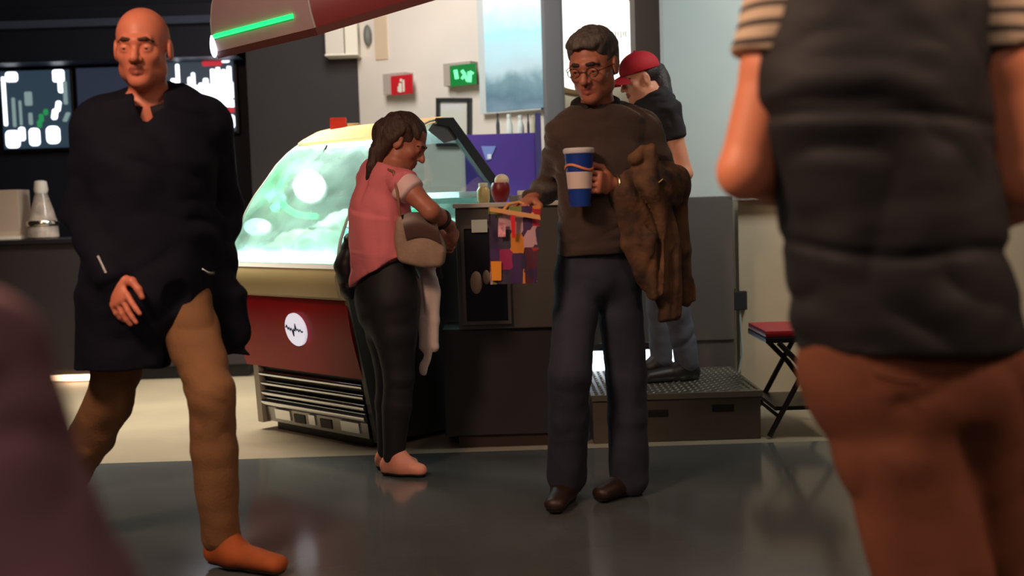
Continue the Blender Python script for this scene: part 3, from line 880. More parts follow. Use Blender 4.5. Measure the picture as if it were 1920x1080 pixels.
# price holder strip and card
extr('card_rail', [(-.15, .895), (-.14, .895), (-.12, .95), (-.13, .95)], .04, CL - .04, mat('mint_rail', (150, 226, 200), .3))
flav = [(236, 246, 238), (120, 214, 170), (214, 238, 224), (240, 232, 206), (96, 190, 150), (228, 244, 240), (170, 226, 200), (240, 246, 244)]
n = 0
labs = ['front row, nearest the woman', 'front row, second from the woman', 'front row, third from the woman', 'front row, at the far left',
        'back row, nearest the woman', 'back row, second from the woman', 'back row, third from the woman', 'back row, at the far left']
for row in range(2):
    for i in range(4):
        u0 = .05 + i * (CL - .1) / 4; u1 = u0 + (CL - .1) / 4 - .02
        v0 = -.06 + row * .31; z_ = .93 + row * .09
        v1 = v0 + .26
        tub = empty('ice_cream_tub', cp((u0 + u1) / 2, (v0 + v1) / 2, z_), 'steel tub heaped with ice cream inside the lit case, ' + labs[n], 'ice cream tub', 'ice cream tubs in the display case')
        mb = MB()
        rim = [cp(u0, v0, z_ + .02), cp(u1, v0, z_ + .02), cp(u1, v1, z_ + .09), cp(u0, v1, z_ + .09)]
        for q in range(4):
            a_, b_ = rim[q], rim[(q + 1) % 4]
            mb.prism([a_, b_, b_ - np.array([0, 0, .05]), a_ - np.array([0, 0, .05])], np.cross(nrm(b_ - a_), (0, 0, 1)) * -.004)
        mb.build('pan', mat('steel_pan', (210, 215, 215), .2, 1), tub)
        rs2 = np.random.RandomState(n + 3)
        ph = rs2.rand() * 6
        def surf(u, v, u0=u0, u1=u1, v0=v0, v1=v1, z_=z_, ph=ph):
            e_ = 1 - (abs(2 * u - 1) ** 4) ; e2 = 1 - (abs(2 * v - 1) ** 4)
            return cp(u0 + .004 + u * (u1 - u0 - .008), v0 + .004 + v * (v1 - v0 - .008), z_ + .0 + v * .07 + .045 * e_ * e2 * (1 + .35 * math.sin(ph + 13 * v + 4 * math.sin(6 * u))))
        MB().grid(surf, 18, 22, .004).build('ice_cream', mat('flavour_%s' % 'abcdefgh'[n], flav[n], .5, 0, .08, 20), tub, smooth=70)
        n += 1
# glowing globe and loops added for bright spots and reflections in the glass
gc = cp(CL * .62, .02, 1.2)
gq = Q(580, 350, 5.9)
MB().ball(gq, 30 * 5.9 / FPX, 32).build('bright_spot_globe', emit('globe_glow', (250, 255, 255), 4), case, smooth=60)
MB().tube([gq - np.array([0, 0, 0]), (gq[0] + CV[0] * .12, gq[1] + CV[1] * .12, 1.455)], .006, 8).build('globe_stem', m_chrome, case)
def loop(pts, r, name, m):
    P = [np.array(Q(x, y, Y)) for x, y, Y in pts]
    out = []
    for i in range(len(P) - 1):
        p0, p1, p2, p3 = P[max(i - 1, 0)], P[i], P[i + 1], P[min(i + 2, len(P) - 1)]
        for k_ in range(6):
            t = k_ / 6
            out.append(.5 * ((2 * p1) + (-p0 + p2) * t + (2 * p0 - 5 * p1 + 4 * p2 - p3) * t * t + (-p0 + 3 * p1 - 3 * p2 + p3) * t ** 3))
    out.append(P[-1])
    return MB().tube(out, r, 8).build(name, m, case, smooth=60)
loop([(560, 300, 6.18), (535, 330, 6.1), (522, 362, 6.05), (535, 388, 6.0), (560, 402, 5.95), (592, 405, 5.9)], .016, 'green_reflection_loop', emit('green_loop_glow', (10, 255, 120), 4.5))  # green reflection in the curved glass, shaped as a glowing tube
loop([(500, 372, 6.08), (515, 360, 6.08), (528, 372, 6.06), (512, 392, 6.0)], .02, 'mint_reflection_loop', emit('mint_loop_glow', (110, 255, 200), 4))  # mint patch reflected in the glass, shaped as a glowing tube
# round badge on the red front
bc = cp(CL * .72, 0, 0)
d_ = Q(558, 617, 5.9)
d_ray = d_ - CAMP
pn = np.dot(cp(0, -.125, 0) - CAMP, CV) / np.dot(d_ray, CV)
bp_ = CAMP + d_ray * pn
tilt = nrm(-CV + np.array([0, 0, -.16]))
badge = MB().lathe([(.001, 0), (.078, 0), (.082, .004), (.082, .014), (.078, .018), (.001, .018)], bp_, 40, tilt).build('round_badge', emit('badge_added_glow', (232, 236, 255), .6, (245, 245, 250)), case, smooth=40)  # glow put into the badge material to brighten its white face
bx_, bz_ = CU * -1, np.cross(tilt, -CU); bz_ = bz_ if bz_[2] > 0 else -bz_
mbs = MB()
sc_pts = [(-.068, .01), (-.06, .022), (-.05, .0), (-.042, .012), (-.034, -.004), (-.026, .008), (-.018, -.004), (-.012, -.03), (-.006, .006), (.004, -.004), (.012, .03), (.018, -.002), (.028, .006), (.036, -.006), (.046, .004), (.058, -.008), (.068, -.004)]
mbs.tube([bp_ + tilt * .019 + bx_ * x_ + bz_ * z_ for x_, z_ in sc_pts], .0038, 6)
mbs.build('badge_script', mat('script_navy', (40, 42, 66), .5), badge)
# the two cards standing on the hood
for (x0_, y0_, x1_, y1_, mm, lab, nm) in ((620, 221, 650, 243, mat('red_card', (196, 52, 48), .5), 'small red card standing on top of the lit display case', 'red_card'),
                                        (652, 231, 674, 241, mat('cream_card', (226, 206, 178), .5), 'small flat cream card on the display case beside the red one', 'cream_card')):
    p_ = Q((x0_ + x1_) / 2, y1_, 6.33)
    o_ = MB().box((Q(x0_, y1_, 6.33)[0], 6.31, 1.555), (Q(x1_, y1_, 6.33)[0], 6.35, Q((x0_ + x1_) / 2, y0_, 6.33)[2]), .004).build(nm, mm, loc=(p_[0], 6.33, 1.555))
    tag(o_, lab, 'card')

# ================================================================== COUNTER WITH THE TILL END
cx0, cx1 = -.25, .31
ct = empty('till_counter', (0, 5.55, 0), 'dark grey serving counter between the display case and the platform', 'counter')
MB().box((cx0, 5.38, .56), (cx1, 5.8, 1.12), .006).build('upper_body', mat('counter_grey', (80, 76, 72), .45, 0, .05, 3), ct)
MB().box((cx0 - .08, 5.41, .06), (cx1 - .01, 5.74, .56), .004).build('lower_body', mat('counter_dark', (44, 42, 46), .5, 0, .08, 3), ct)
MB().box((cx0 - .02, 5.43, 0), (cx1 - .02, 5.72, .06)).build('plinth', mat('plinth_brown', (52, 38, 34), .6), ct)
MB().box((cx0 - .01, 5.36, 1.12), (cx1 + .01, 5.82, 1.14), .004).build('worktop', mat('worktop_white', (206, 200, 190), .35), ct)
# glazed door with cones behind
gx0, gx1 = Q(872, 500, 5.37)[0], Q(950, 500, 5.37)[0]
gz1, gz0 = Q(905, 428, 5.37)[2], Q(905, 602, 5.37)[2]
MB().box((gx0, 5.368, gz0), (gx1, 5.38, gz1), .003).build('display_recess', mat('recess_navy', (30, 34, 46), .2), ct)
fm = MB()
for (a0, b0, a1, b1) in ((gx0 - .015, gz0 - .015, gx1 + .015, gz0), (gx0 - .015, gz1, gx1 + .015, gz1 + .015), (gx0 - .015, gz0, gx0, gz1), (gx1, gz0, gx1 + .015, gz1)):
    fm.box((a0, 5.355, b0), (a1, 5.382, b1))
fm.build('door_frame', mat('door_frame_grey', (92, 86, 82), .3), ct)
cn = MB()
for xx, zz, rr_ in ((Q(893, 530, 5.36)[0], Q(893, 530, 5.36)[2], .035), (Q(912, 520, 5.36)[0], Q(912, 520, 5.36)[2], .022)):
    cn.ball((xx, 5.365, zz), (rr_ * .8, .012, rr_ * 1.5))
cn.build('wafer_picture', mat('wafer_tan', (180, 146, 124), .6), ct, smooth=60)
MB().box((Q(884, 430, 5.35)[0], 5.352, Q(900, 436, 5.35)[2]), (Q(914, 430, 5.35)[0], 5.366, Q(900, 412, 5.35)[2]), .002).build('white_label', mat('label_mint', (196, 208, 200), .5), ct)

# things on the counter
def topz(): return 1.141
c_ = G(906, 5.5, 1.2)
jr = empty('sauce_jar', (c_[0], 5.5, topz()), 'small pale yellow jar on the counter beside the lit case', 'jar')
MB().lathe([(.001, 0), (.026, 0), (.03, .02), (.03, .06), (.02, .075), (.001, .075)], (c_[0], 5.5, topz()), 24).build('vessel', mat('jar_yellow', (214, 194, 130), .35), jr, smooth=40)
MB().lathe([(.001, .075), (.022, .075), (.022, .092), (.001, .094)], (c_[0], 5.5, topz()), 24).build('lid', mat('jar_lid', (226, 222, 200), .4), jr, smooth=40)
c_ = G(938, 5.42, 1.2)
sc_ = empty('sundae_cup', (c_[0], 5.42, topz()), 'maroon cup topped with a round white scoop on the counter', 'cup')
MB().lathe([(.001, 0), (.024, 0), (.034, .012), (.045, .045), (.045, .072), (.038, .09), (.001, .09)], (c_[0], 5.42, topz() ), 28).build('cup_body', mat('cup_maroon', (124, 24, 30), .4), sc_, smooth=40)
MB().ball((c_[0] + .008, 5.42, topz() + .1), (.034, .034, .03)).build('scoop', mat('scoop_cream', (232, 222, 190), .6, 0, .1, 30, .3, 40), sc_, smooth=60)
c_ = G(978, 5.55, 1.2)
ty = empty('napkin_tray', (c_[0], 5.55, topz()), 'low white tray of napkins on the counter beside the maroon cup', 'tray')
MB().box((c_[0] - .06, 5.5, topz()), (c_[0] + .06, 5.6, topz() + .03), .004).build('tray_base', mat('tray_grey', (150, 140, 136), .5), ty)
MB().box((c_[0] - .02, 5.51, topz() + .03), (c_[0] + .05, 5.59, topz() + .052), .004).build('napkins', mat('napkin_white', (228, 220, 200), .7), ty)

# ================================================================== PLATFORM, BACK COUNTER, LIGHT, CHAIR
PLX0, PLX1, PLY0, PLY1, PLZ = .36, G(1426, 5.42, .2)[0], 5.42, 6.2, .232
pl = empty('step_platform', ((PLX0 + PLX1) / 2, 5.8, 0), 'low box platform with chequer-plate metal top and hand slots', 'platform')
MB().box((PLX0, PLY0, 0), (PLX1, PLY1, PLZ - .012), .004).build('box_body', mat('platform_grey', (84, 76, 68), .6, 0, .1, 3), pl)
m_ck = mat('chequer_plate', (150, 150, 140), .3, .9, .15, 40)
MB().box((PLX0 - .008, PLY0 - .008, PLZ - .012), (PLX1 + .008, PLY1, PLZ - .002), .002).build('top_plate', m_ck, pl)
ck = MB()
ii = 0
xx = PLX0 + .02
while xx < PLX1 - .01:
    yy = PLY0 + .02; jj = 0
    while yy < PLY1 - .02:
        s_ = 1 if (ii + jj) % 2 else -1
        a_ = Vector((xx - .011, yy - .011 * s_, PLZ - .0018)); b_ = Vector((xx + .011, yy + .011 * s_, PLZ - .0018)); mm_ = (a_ + b_) / 2; mm_.z = PLZ + .0015
        n_ = Vector((-(b_ - a_).y, (b_ - a_).x, 0)).normalized() * .004
        v = [ck.bm.verts.new(q) for q in (a_, mm_ - n_ - Vector((0, 0, .003)), b_, mm_ + n_ - Vector((0, 0, .003)), mm_)]
        for q in range(4): ck.bm.faces.new((v[q], v[(q + 1) % 4], v[4]))
        yy += .03; jj += 1
    xx += .03; ii += 1
ck.build('chequer_studs', m_ck, pl)
MB().box((PLX0 - .004, PLY0 - .012, PLZ - .03), (PLX1 + .01, PLY0 - .0045, PLZ - .002), .002).build('edge_strip', mat('edge_alu', (150, 145, 130), .35, .8), pl)
for px_, py_ in ((1233, 775), (1356, 765)):
    q = Q(px_, py_, PLY0)
    MB().box((q[0] - .052, PLY0 - .003, q[2] - .018), (q[0] + .052, PLY0 + .01, q[2] + .018), .008).build('hand_slot', mat('slot_black', (14, 12, 16), .7), pl)

bcx0, bcx1 = G(1106, 6.3, .7)[0], G(1376, 6.3, .7)[0]
bc_ = empty('back_counter', (bcx1, 6.4, 0), 'plain grey counter end behind the platform and the capped worker', 'counter')
MB().box((bcx0, 6.3, .36), (bcx1, 6.7, 1.135), .006).build('body', mat('back_counter_grey', (92, 86, 84), .55, 0, .05, 2), bc_)
MB().box((bcx0 + .5, 6.31, 0), (bcx1, 6.7, .36), .003).build('base', mat('back_counter_base', (82, 76, 76), .6), bc_)
MB().box((bcx0, 6.55, 0), (bcx0 + .5, 6.7, .36)).build('recess_back', mat('recess_white', (180, 180, 176), .6), bc_)
lz0, lz1 = Q(1180, 700, 6.45)[2], Q(1180, 655, 6.45)[2]
fl = empty('floor_light', (bcx0 + .25, 6.45, 0), 'glowing white light box under the grey back counter, seen between legs', 'light')
MB().box((G(1100, 6.4, .2)[0], 6.40, lz0), (G(1285, 6.4, .2)[0], 6.42, lz1), .003).build('diffuser', emit('floor_light_glow', (225, 240, 255), 3.2), fl)
MB().box((G(1098, 6.4, .2)[0], 6.42, 0), (G(1287, 6.4, .2)[0], 6.48, lz1 + .005)).build('housing', m_black, fl)
q = Q(1386, 564, 6.58)
ob = empty('socket_box', (q[0], 6.58, q[2]), 'small black socket box on the low cream wall', 'socket')
MB().box((q[0] - .035, 6.55, q[2] - .05), (q[0] + .04, 6.598, q[2] + .055), .006).build('box_body', m_black, ob)
MB().tube([(q[0], 6.57, q[2] - .05), (q[0] + .01, 6.57, q[2] - .3), (q[0] - .03, 6.57, .05)], .006, 8).build('cable', mat('pale_cable', (150, 170, 170), .4), ob)
MB().tube([(q[0] - .02, 6.57, q[2] + .05), (q[0] - .025, 6.57, q[2] + .07)], .006, 8).build('plug_tip', mat('brass', (200, 180, 110), .3, 1), ob)

# folding chair, red seat, black tubes
chy = 5.62
ch = empty('folding_chair', (G(1480, chy, 0)[0], chy, 0), 'black tube folding chair with a red seat beside the platform', 'chair')
s0 = G(1418, chy, .49)[0]
mk = mat('black_tube', (24, 20, 24), .35)
MB().box((s0, chy - .2, .475), (s0 + .38, chy + .2, .505), .012).build('seat', mat('red_seat', (168, 18, 40), .45, 0, .05, 5), ch)
MB().box((s0 + .0, chy - .205, .448), (s0 + .38, chy + .205, .475), .006).build('seat_rim', mk, ch)
for s_ in (-.21, .21):
    y_ = chy + s_
    MB().tube([(s0 + .44, y_, .88), (s0 + .34, y_, .60), (s0 + .2, y_, .36), (s0 + .01, y_, .012)], .013, 10).build('front_leg', mk, ch, smooth=60)
    MB().tube([(s0 + .06, y_ * 1.0, .45), (s0 + .2, y_, .3), (s0 + .4, y_, .012)], .013, 10).build('rear_leg', mk, ch, smooth=60)
MB().tube([(s0 + .06, chy - .21, .1), (s0 + .06, chy + .21, .1)], .009, 8).build('cross_rail', mk, ch, smooth=60)
MB().box((s0 + .04, chy - .2, .13), (s0 + .30, chy + .2, .15), .004).build('foot_shelf', mk, ch)
MB().box((s0 + .39, chy - .21, .68), (s0 + .42, chy + .21, .88), .012).build('backrest', mat('red_seat', (168, 18, 40)), ch)

# ================================================================== PEOPLE
m_sk = mat('skin_warm', (206, 132, 104), .5, 0, .06, 14)
m_sk2 = mat('skin_light', (214, 150, 122), .5, 0, .05, 14)
m_sk3 = mat('skin_tan', (176, 110, 88), .5, 0, .06, 14)


def person(name, label, J, skin, prims, hF, h=.0045, hs=1.0, iris=(60, 40, 25), face=True):
    """one continuous body mesh (with head); returns the body object"""
    base = (J['base'][0], J['base'][1], J['base'][2])
    P = head_prims(J['head'], hF, hs)
    r, f, u = hF
    P.append(limb([J['head'] - u * .05 * hs - f * .012, J['head'] * .35 + J['nb'] * .65, J['nb'] - u * .01], [.053 * hs, .055, .066], (1, 0, 0), .03))
    P += prims
    o = solid(P, h, name=name, m=[skin, LIP()], loc=base, faces=skin_faces(J['head'], hF, hs))
    tag(o, label, 'person')
    if face: eyes(o, J['head'], hF, hs, iris)
    return o


# ------------------------------------------------------------------ grey-haired man in the middle
J = dict(pelvis=Q(1120, 500, 4.40), waist=Q(1122, 430, 4.38), chest=Q(1130, 310, 4.36), nb=Q(1124, 222, 4.36),
         sr=Q(1058, 252, 4.30), sl=Q(1208, 246, 4.42), head=Q(1112, 124, 4.27), base=(.32, 4.38, 0))
er, wr_ = Q(1030, 352, 4.50), Q(996, 374, 4.28)
el, wl = Q(1256, 360, 4.40), Q(1146, 345, 4.24)
hr, hl = Q(1085, 520, 4.40), Q(1158, 522, 4.42)
kr, kl = Q(1068, 702, 4.26), Q(1174, 704, 4.44)
ar, al = Q(1062, 888, 4.40), Q(1180, 892, 4.47)
hF = frame((-.40, -.86, -.33), (-.05, -.1, 1))
cupc = Q(1085, 338, 4.17)
body = torso(J, -.012) + arm(J['sr'], er, wr_, -.004) + arm(J['sl'], el, wl, -.004) + leg(hr, kr, ar, -.012) + leg(hl, kl, al, -.012)
body += hand_prims(wr_, nrm(Q(968, 392, 4.2) - wr_), (.3, .1, -1), (-.2, -1, .1), [.95, 1, 1, 1], .9, 1.0, .6)
body += hand_prims(wl, nrm(Q(1108, 340, 4.13) - wl), nrm(cupc - Q(1118, 340, 4.12)), (0, 0, 1), [.62, .62, .62, .62], 1.0, 1.0, .5)
# feet stay inside the shoes
man = person('person', 'grey-haired man with glasses in a dark brown jumper, walking with a blue cup', J, m_sk3, body, hF, .0036, 1.09, (50, 36, 26))
H, S = J['head'], 1.09
r, f, u = hF
def hp(x, y, z): return H + (r * x + f * y + u * z) * S
FRm = np.array([r, f, u])
m_hair = mat('grey_hair', (84, 78, 74), .7, 0, .3, 90, .4, 120, stretch=(1, 1, .3))
solid([blob(hp(0, -.022, .05), (.084 * S, .098 * S, .082 * S), FRm), blob(hp(0, .03, .085), (.07 * S, .06 * S, .036 * S), FRm, .02),
       blob(hp(0, -.05, -.01), (.072 * S, .065 * S, .06 * S), FRm, .03), blob(hp(0, .085, .0), (.068 * S, .07 * S, .075 * S), FRm, .012, 'sub'),
       blob(hp(-.085, .03, -.03), (.03 * S, .055 * S, .055 * S), FRm, .01, 'sub'), blob(hp(.085, .03, -.03), (.03 * S, .055 * S, .055 * S), FRm, .01, 'sub'),
       blob(hp(0, -.01, -.09), (.12 * S, .12 * S, .045 * S), FRm, .01, 'sub')],
      .004, disp=folds(.003, 5, (40, 40, 40), (90, 90, 60)), name='hair', m=m_hair, parent=man)
brows(man, H, hF, S, mat('dark_brow', (48, 36, 32), .8), .0055)
gl = MB()
for q in (-1, 1):
    gl.tube([hp(q * .032 + .021 * math.cos(a), .1 + .0 * a, .002 + .015 * math.sin(a)) for a in [2 * math.pi * i / 20 for i in range(21)]], .0018, 6, False)
    gl.tube([hp(q * .053, .099, .006), hp(q * .072, .06, .006), hp(q * .08, -.005, .004)], .0018, 6)
gl.tube([hp(-.011, .1, .004), hp(0, .103, .007), hp(.011, .1, .004)], .0018, 6)
gl.build('glasses', mat('wire_frame', (70, 62, 56), .3, .8), man, smooth=60)
# jumper
m_jump = mat('brown_jumper', (70, 56, 50), .9, 0, .08, 10, .3, 160, .2, .3)
hem = Q(1120, 478, 4.38)
solid(torso(J, .014, w=(.155, .145, .168, .152), dpt=(.112, .112, .122, .085)) + arm(J['sr'], er, er * .12 + wr_ * .88, .012) + arm(J['sl'], el, el * .2 + wl * .8, .014),
      .006, cuts=[(hem, (0, 0, -1)), (J['nb'] + np.array([0, 0, .06]), nrm((0, -.2, 1)))], disp=folds(.006, 2), name='jumper', m=m_jump, parent=man)
def collar(par, nb, name, m, rx=.07, ry=.066, rad=.016, dip=.03, fx=0.0, z=.035):
    # a turned collar: band round the neck, lower in front
    pts = [nb + np.array([math.sin(t) * rx + fx * (1 + math.cos(t)) / 2, -math.cos(t) * ry, z - dip * (1 + math.cos(t)) / 2]) for t in [2 * math.pi * (i + .5) / 28 + .12 for i in range(27)]]
    MB().tube(pts, rad, 10).build(name, m, par, smooth=60)
collar(man, J['nb'], 'polo_collar', mat('black_polo', (18, 17, 24), .8), .074, .082, .02, .05, -.025, .078)
vv = nrm(H - J['nb'])
# jeans
m_jean = mat('dark_jeans', (42, 45, 62), .85, 0, .18, 12, .2, 180)
tb = limb([J['pelvis'] + np.array([0, 0, .06]), J['pelvis'] - np.array([0, 0, .03])], [(.152, .112), (.155, .115)], nrm(J['sl'] - J['sr']), .04)
solid([tb] + leg(hr, kr, ar - np.array([0, 0, .01]), .012, (.082, .066, .066)) + leg(hl, kl, al - np.array([0, 0, .01]), .012, (.082, .068, .066)), .006,
      cuts=[(J['pelvis'] + np.array([0, 0, .12]), (0, 0, 1))], disp=folds(.0035, 7, (9, 9, 7)), name='jeans', m=m_jean, parent=man)
m_shoe = mat('brown_leather', (44, 27, 21), .5, 0, .15, 20)
m_sole = mat('dark_sole', (22, 18, 18), .7)


def shoe(par, an, toe, m, w=.046, name='shoe', sole=True, floor=None):
    z0 = 0 if floor is None else floor
    o = solid(foot_prims(an, toe, 0, w), .0045, cuts=[(np.array([0, 0, z0 + .012]), (0, 0, -1)), (an + np.array([0, 0, .065]), (0, 0, 1))], name=name, m=m, parent=par)
    if sole:
        solid(foot_prims(an, toe, .004, w), .0045, cuts=[(np.array([0, 0, z0 + .001]), (0, 0, -1)), (np.array([0, 0, z0 + .016]), (0, 0, 1))], name='sole', m=m_sole, parent=o)
    return o


shoe(man, G(1062, 4.42, .09), G(1040, 4.22, .035), m_shoe)
shoe(man, G(1180, 4.49, .09), G(1128, 4.36, .035), m_shoe)
# watch on the cup hand
wv = nrm(wl - el)
wc = wl - wv * .012
a1 = nrm(np.cross(wv, (0, 0, 1))); a2 = np.cross(wv, a1)
MB().tube([wc + (a1 * math.cos(t) + a2 * math.sin(t)) * .034 for t in [2 * math.pi * i / 24 for i in range(25)]], .006, 8, False).build('wrist_watch', mat('watch_steel', (200, 190, 160), .25, 1), man, smooth=60)

# blue and white cup held in front of him
cb = Q(1088, 387, 4.17)
cup = empty('drink_cup', cb, 'large blue and white paper drink cup held in the grey-haired man\'s hand', 'cup')
chh = .196
def cupr(t): return .037 + (.052 - .037) * t
MB().lathe([(.001, 0)] + [(cupr(i / 12), chh * i / 12) for i in range(13)] + [(.001, chh)], cb, 36).build('cup_body', mat('cup_blue', (28, 62, 150), .35, 0, .05, 8), cup, smooth=40)
MB().lathe([(cupr(.32) + .0006, chh * .32), (cupr(.62) + .0008, chh * .62)], cb, 36).build('white_band', mat('cup_white', (224, 206, 200), .4), cup, smooth=40)
MB().tube([cb + np.array([math.cos(t) * (cupr(.72) + .0005), math.sin(t) * (cupr(.72) + .0005), chh * (.70 + .05 * math.sin(t * 2))]) for t in [2 * math.pi * i / 30 for i in range(31)]], .005, 6, False).build('orange_stripe', mat('cup_orange', (230, 140, 100), .4), cup, smooth=60)
MB().lathe([(.053, chh * .95), (.056, chh * .97), (.056, chh * 1.03), (.05, chh * 1.05), (.048, chh * 1.02), (.001, chh * 1.02)], cb, 36).build('lid', mat('cup_lid', (222, 222, 228), .3), cup, smooth=40)

# colourful bag at his other hand
gb = Q(966, 530, 4.19)
bag = empty('gift_bag', gb, 'bright multicoloured patterned paper bag hanging from the grey-haired man\'s hand', 'bag')
bw, bh, bd = 96 * 4.19 / FPX / 2, 143 * 4.19 / FPX, .05
bm_ = bpy.data.materials.new('patchwork_paper'); bm_.use_nodes = True
nt = bm_.node_tree; b_ = nt.nodes['Principled BSDF']; b_.inputs['Roughness'].default_value = .4
tc = nt.nodes.new('ShaderNodeTexCoord'); mp = nt.nodes.new('ShaderNodeMapping'); mp.inputs['Scale'].default_value = (24, 24, 15)
vo = nt.nodes.new('ShaderNodeTexVoronoi'); vo.distance = 'CHEBYCHEV'; vo.inputs['Scale'].default_value = 1.0; vo.inputs['Randomness'].default_value = .55
rp = nt.nodes.new('ShaderNodeValToRGB'); rp.color_ramp.interpolation = 'CONSTANT'
sp_ = nt.nodes.new('ShaderNodeSeparateColor')
nt.links.new(tc.outputs['Object'], mp.inputs[0]); nt.links.new(mp.outputs[0], vo.inputs['Vector']); nt.links.new(vo.outputs['Color'], sp_.inputs[0]); nt.links.new(sp_.outputs[0], rp.inputs[0]); nt.links.new(rp.outputs[0], b_.inputs['Base Color'])
e = rp.color_ramp.elements; cols = [(46, 30, 66), (168, 26, 46), (60, 26, 84), (206, 128, 40), (52, 44, 70), (120, 132, 58), (150, 24, 84), (40, 28, 56), (190, 150, 160), (78, 20, 44)]
e[0].color = lin(cols[0]); e[0].position = 0; e[1].position = .1; e[1].color = lin(cols[1])
for i, c_ in enumerate(cols[2:]): x_ = e.new(.1 * (i + 2)); x_.color = lin(c_)
mb = MB()
N_ = 10
def bagpt(u, z):  # perimeter
    k_ = z / bh
    w_ = bw * (.88 + .12 * k_); d__ = bd * (1 - .55 * k_)
    P4 = [(-w_, -d__), (w_, -d__), (w_, d__), (-w_, d__)]
    s4 = u * 4; i = int(s4) % 4; f_ = s4 - int(s4)
    a_, c__ = P4[i], P4[(i + 1) % 4]
    pinch = .012 * math.sin(math.pi * f_) * (1 if i in (1, 3) else 0) * (1 if i == 3 else -1)
    return (gb[0] + a_[0] * (1 - f_) + c__[0] * f_ + pinch + .012 * (k_ - .5), gb[1] + a_[1] * (1 - f_) + c__[1] * f_ + .004 * math.sin(9 * u * 6 + z * 30), gb[2] + z)
mb.grid(lambda u, v: bagpt(min(u, .9999), v * bh), 32, 14, .003)
mb.box((gb[0] - bw * .86, gb[1] - bd, gb[2]), (gb[0] + bw * .86, gb[1] + bd, gb[2] + .004))
mb.build('bag_body', bm_, bag, smooth=40)
MB().prism([Q(918, 388, 4.13), Q(1012, 403, 4.13), Q(1014, 412, 4.13), Q(918, 396, 4.13)], (0, .004, 0)).build('folded_rim', mat('kraft_rim', (222, 164, 106), .6), bag)
MB().tube([Q(940, 400, 4.14), Q(952, 384, 4.17), Q(972, 379, 4.2), Q(990, 386, 4.2), Q(1000, 404, 4.16)], .006, 8).build('rope_handle', mat('orange_cord', (226, 160, 96), .7), bag, smooth=60)
MB().prism([Q(957, 402, 4.131), Q(966, 402, 4.131), Q(966, 446, 4.131), Q(960, 446, 4.131)], (0, .002, 0)).build('red_stripe', mat('stripe_red', (226, 40, 46), .4), bag)
MB().prism([Q(934, 416, 4.132), Q(948, 416, 4.132), Q(948, 444, 4.132), Q(934, 444, 4.132)], (0, .002, 0)).build('pink_patch', mat('patch_pink', (214, 150, 166), .5, 0, .4, 60), bag)
MB().prism([Q(920, 490, 4.132), Q(940, 490, 4.132), Q(940, 526, 4.132), Q(922, 526, 4.132)], (0, .002, 0)).build('orange_patch', mat('patch_orange', (236, 150, 40), .5), bag)

# brown patterned coat folded over his forearm
m_coat = mat('mottled_coat', (116, 82, 56), .85, 0, .0, 9, .3, 60, rgb2=(34, 26, 26))
cx_ = [Q(1150, 338, 4.27), Q(1200, 330, 4.3), Q(1252, 330, 4.38)]
coat = solid([limb([Q(1162, 352, 4.29), Q(1210, 335, 4.31), Q(1256, 345, 4.40)], [.068, .082, .08], (0, 0, 1), .03),
              limb([Q(1165, 360, 4.26), Q(1195, 450, 4.28), Q(1225, 550, 4.32)], [(.055, .045), (.07, .04), (.045, .03)], (1, 0, 0), .04),
              limb([Q(1215, 350, 4.30), Q(1240, 460, 4.36), Q(1255, 590, 4.38)], [(.09, .05), (.085, .045), (.05, .035)], (1, 0, 0), .04),
              limb([Q(1262, 360, 4.44), Q(1278, 470, 4.46), Q(1290, 560, 4.46)], [(.05, .04), (.045, .04), (.032, .03)], (1, 0, 0), .03),
              limb([Q(1190, 300, 4.26), Q(1215, 285, 4.28), Q(1232, 320, 4.27)], [.03, .034, .026], (0, 0, 1), .015)],
             .006, disp=folds(.011, 11, (18, 18, 3.5), (30, 30, 8)), name='folded_coat', m=m_coat, loc=Q(1215, 345, 4.32))
tag(coat, 'mottled brown coat draped over the grey-haired man\'s forearm', 'coat')
MB().tube([Q(1222, 338, 4.235), Q(1232, 345, 4.235), Q(1243, 336, 4.24)], .004, 8).build('buckle', mat('brass', (200, 180, 110)), coat, smooth=60)

# ------------------------------------------------------------------ bald man striding on the left
J = dict(pelvis=Q(285, 545, 3.76), waist=Q(284, 440, 3.77), chest=Q(282, 310, 3.77), nb=Q(284, 205, 3.79),
         sr=Q(186, 240, 3.70), sl=Q(382, 232, 3.88), head=Q(268, 92, 3.72), base=(-1.1, 3.76, 0))
er, wr_ = Q(160, 400, 3.72), Q(212, 520, 3.60)
el, wl = Q(418, 385, 3.98), Q(402, 480, 3.90)
hr, hl = Q(245, 548, 3.74), Q(335, 540, 3.82)
kr, kl = Q(205, 755, 3.88), Q(396, 740, 3.64)
ar, al = Q(112, 925, 4.02), G(414, 3.70, .09)
hF = frame((.04, -.98, -.12), (0.02, -.08, 1))
body = torso(J, -.015) + arm(J['sr'], er, wr_, -.004) + arm(J['sl'], el, wl, -.004) + leg(hr, kr, ar, -.014) + leg(hl, kl, al, -.014)
body += hand_prims(wr_, nrm(Q(226, 566, 3.57) - wr_), (.35, .9, .1), (.9, -.3, .2), [.08, .12, .2, .3], 1.05, 1.02, .12, .2)
body += hand_prims(wl, nrm(Q(398, 560, 3.93) - wl), (-.6, .2, 0), (-.5, -.8, 0), .5, 1.0, 1.0, .5)
bald = person('person', 'bald man in a long black coat and brown trousers, striding past the bar', J, mat('skin_ruddy', (214, 128, 102), .5, 0, .06, 14), body, hF, .0036, 1.08, (40, 34, 30))
H, S = J['head'], 1.08
r, f, u = hF
brows(bald, H, hF, S, mat('brown_brow', (70, 44, 36), .8), .005)
m_bc = mat('black_coat', (17, 19, 34), .85, 0, .12, 6, .1, 120, .2)
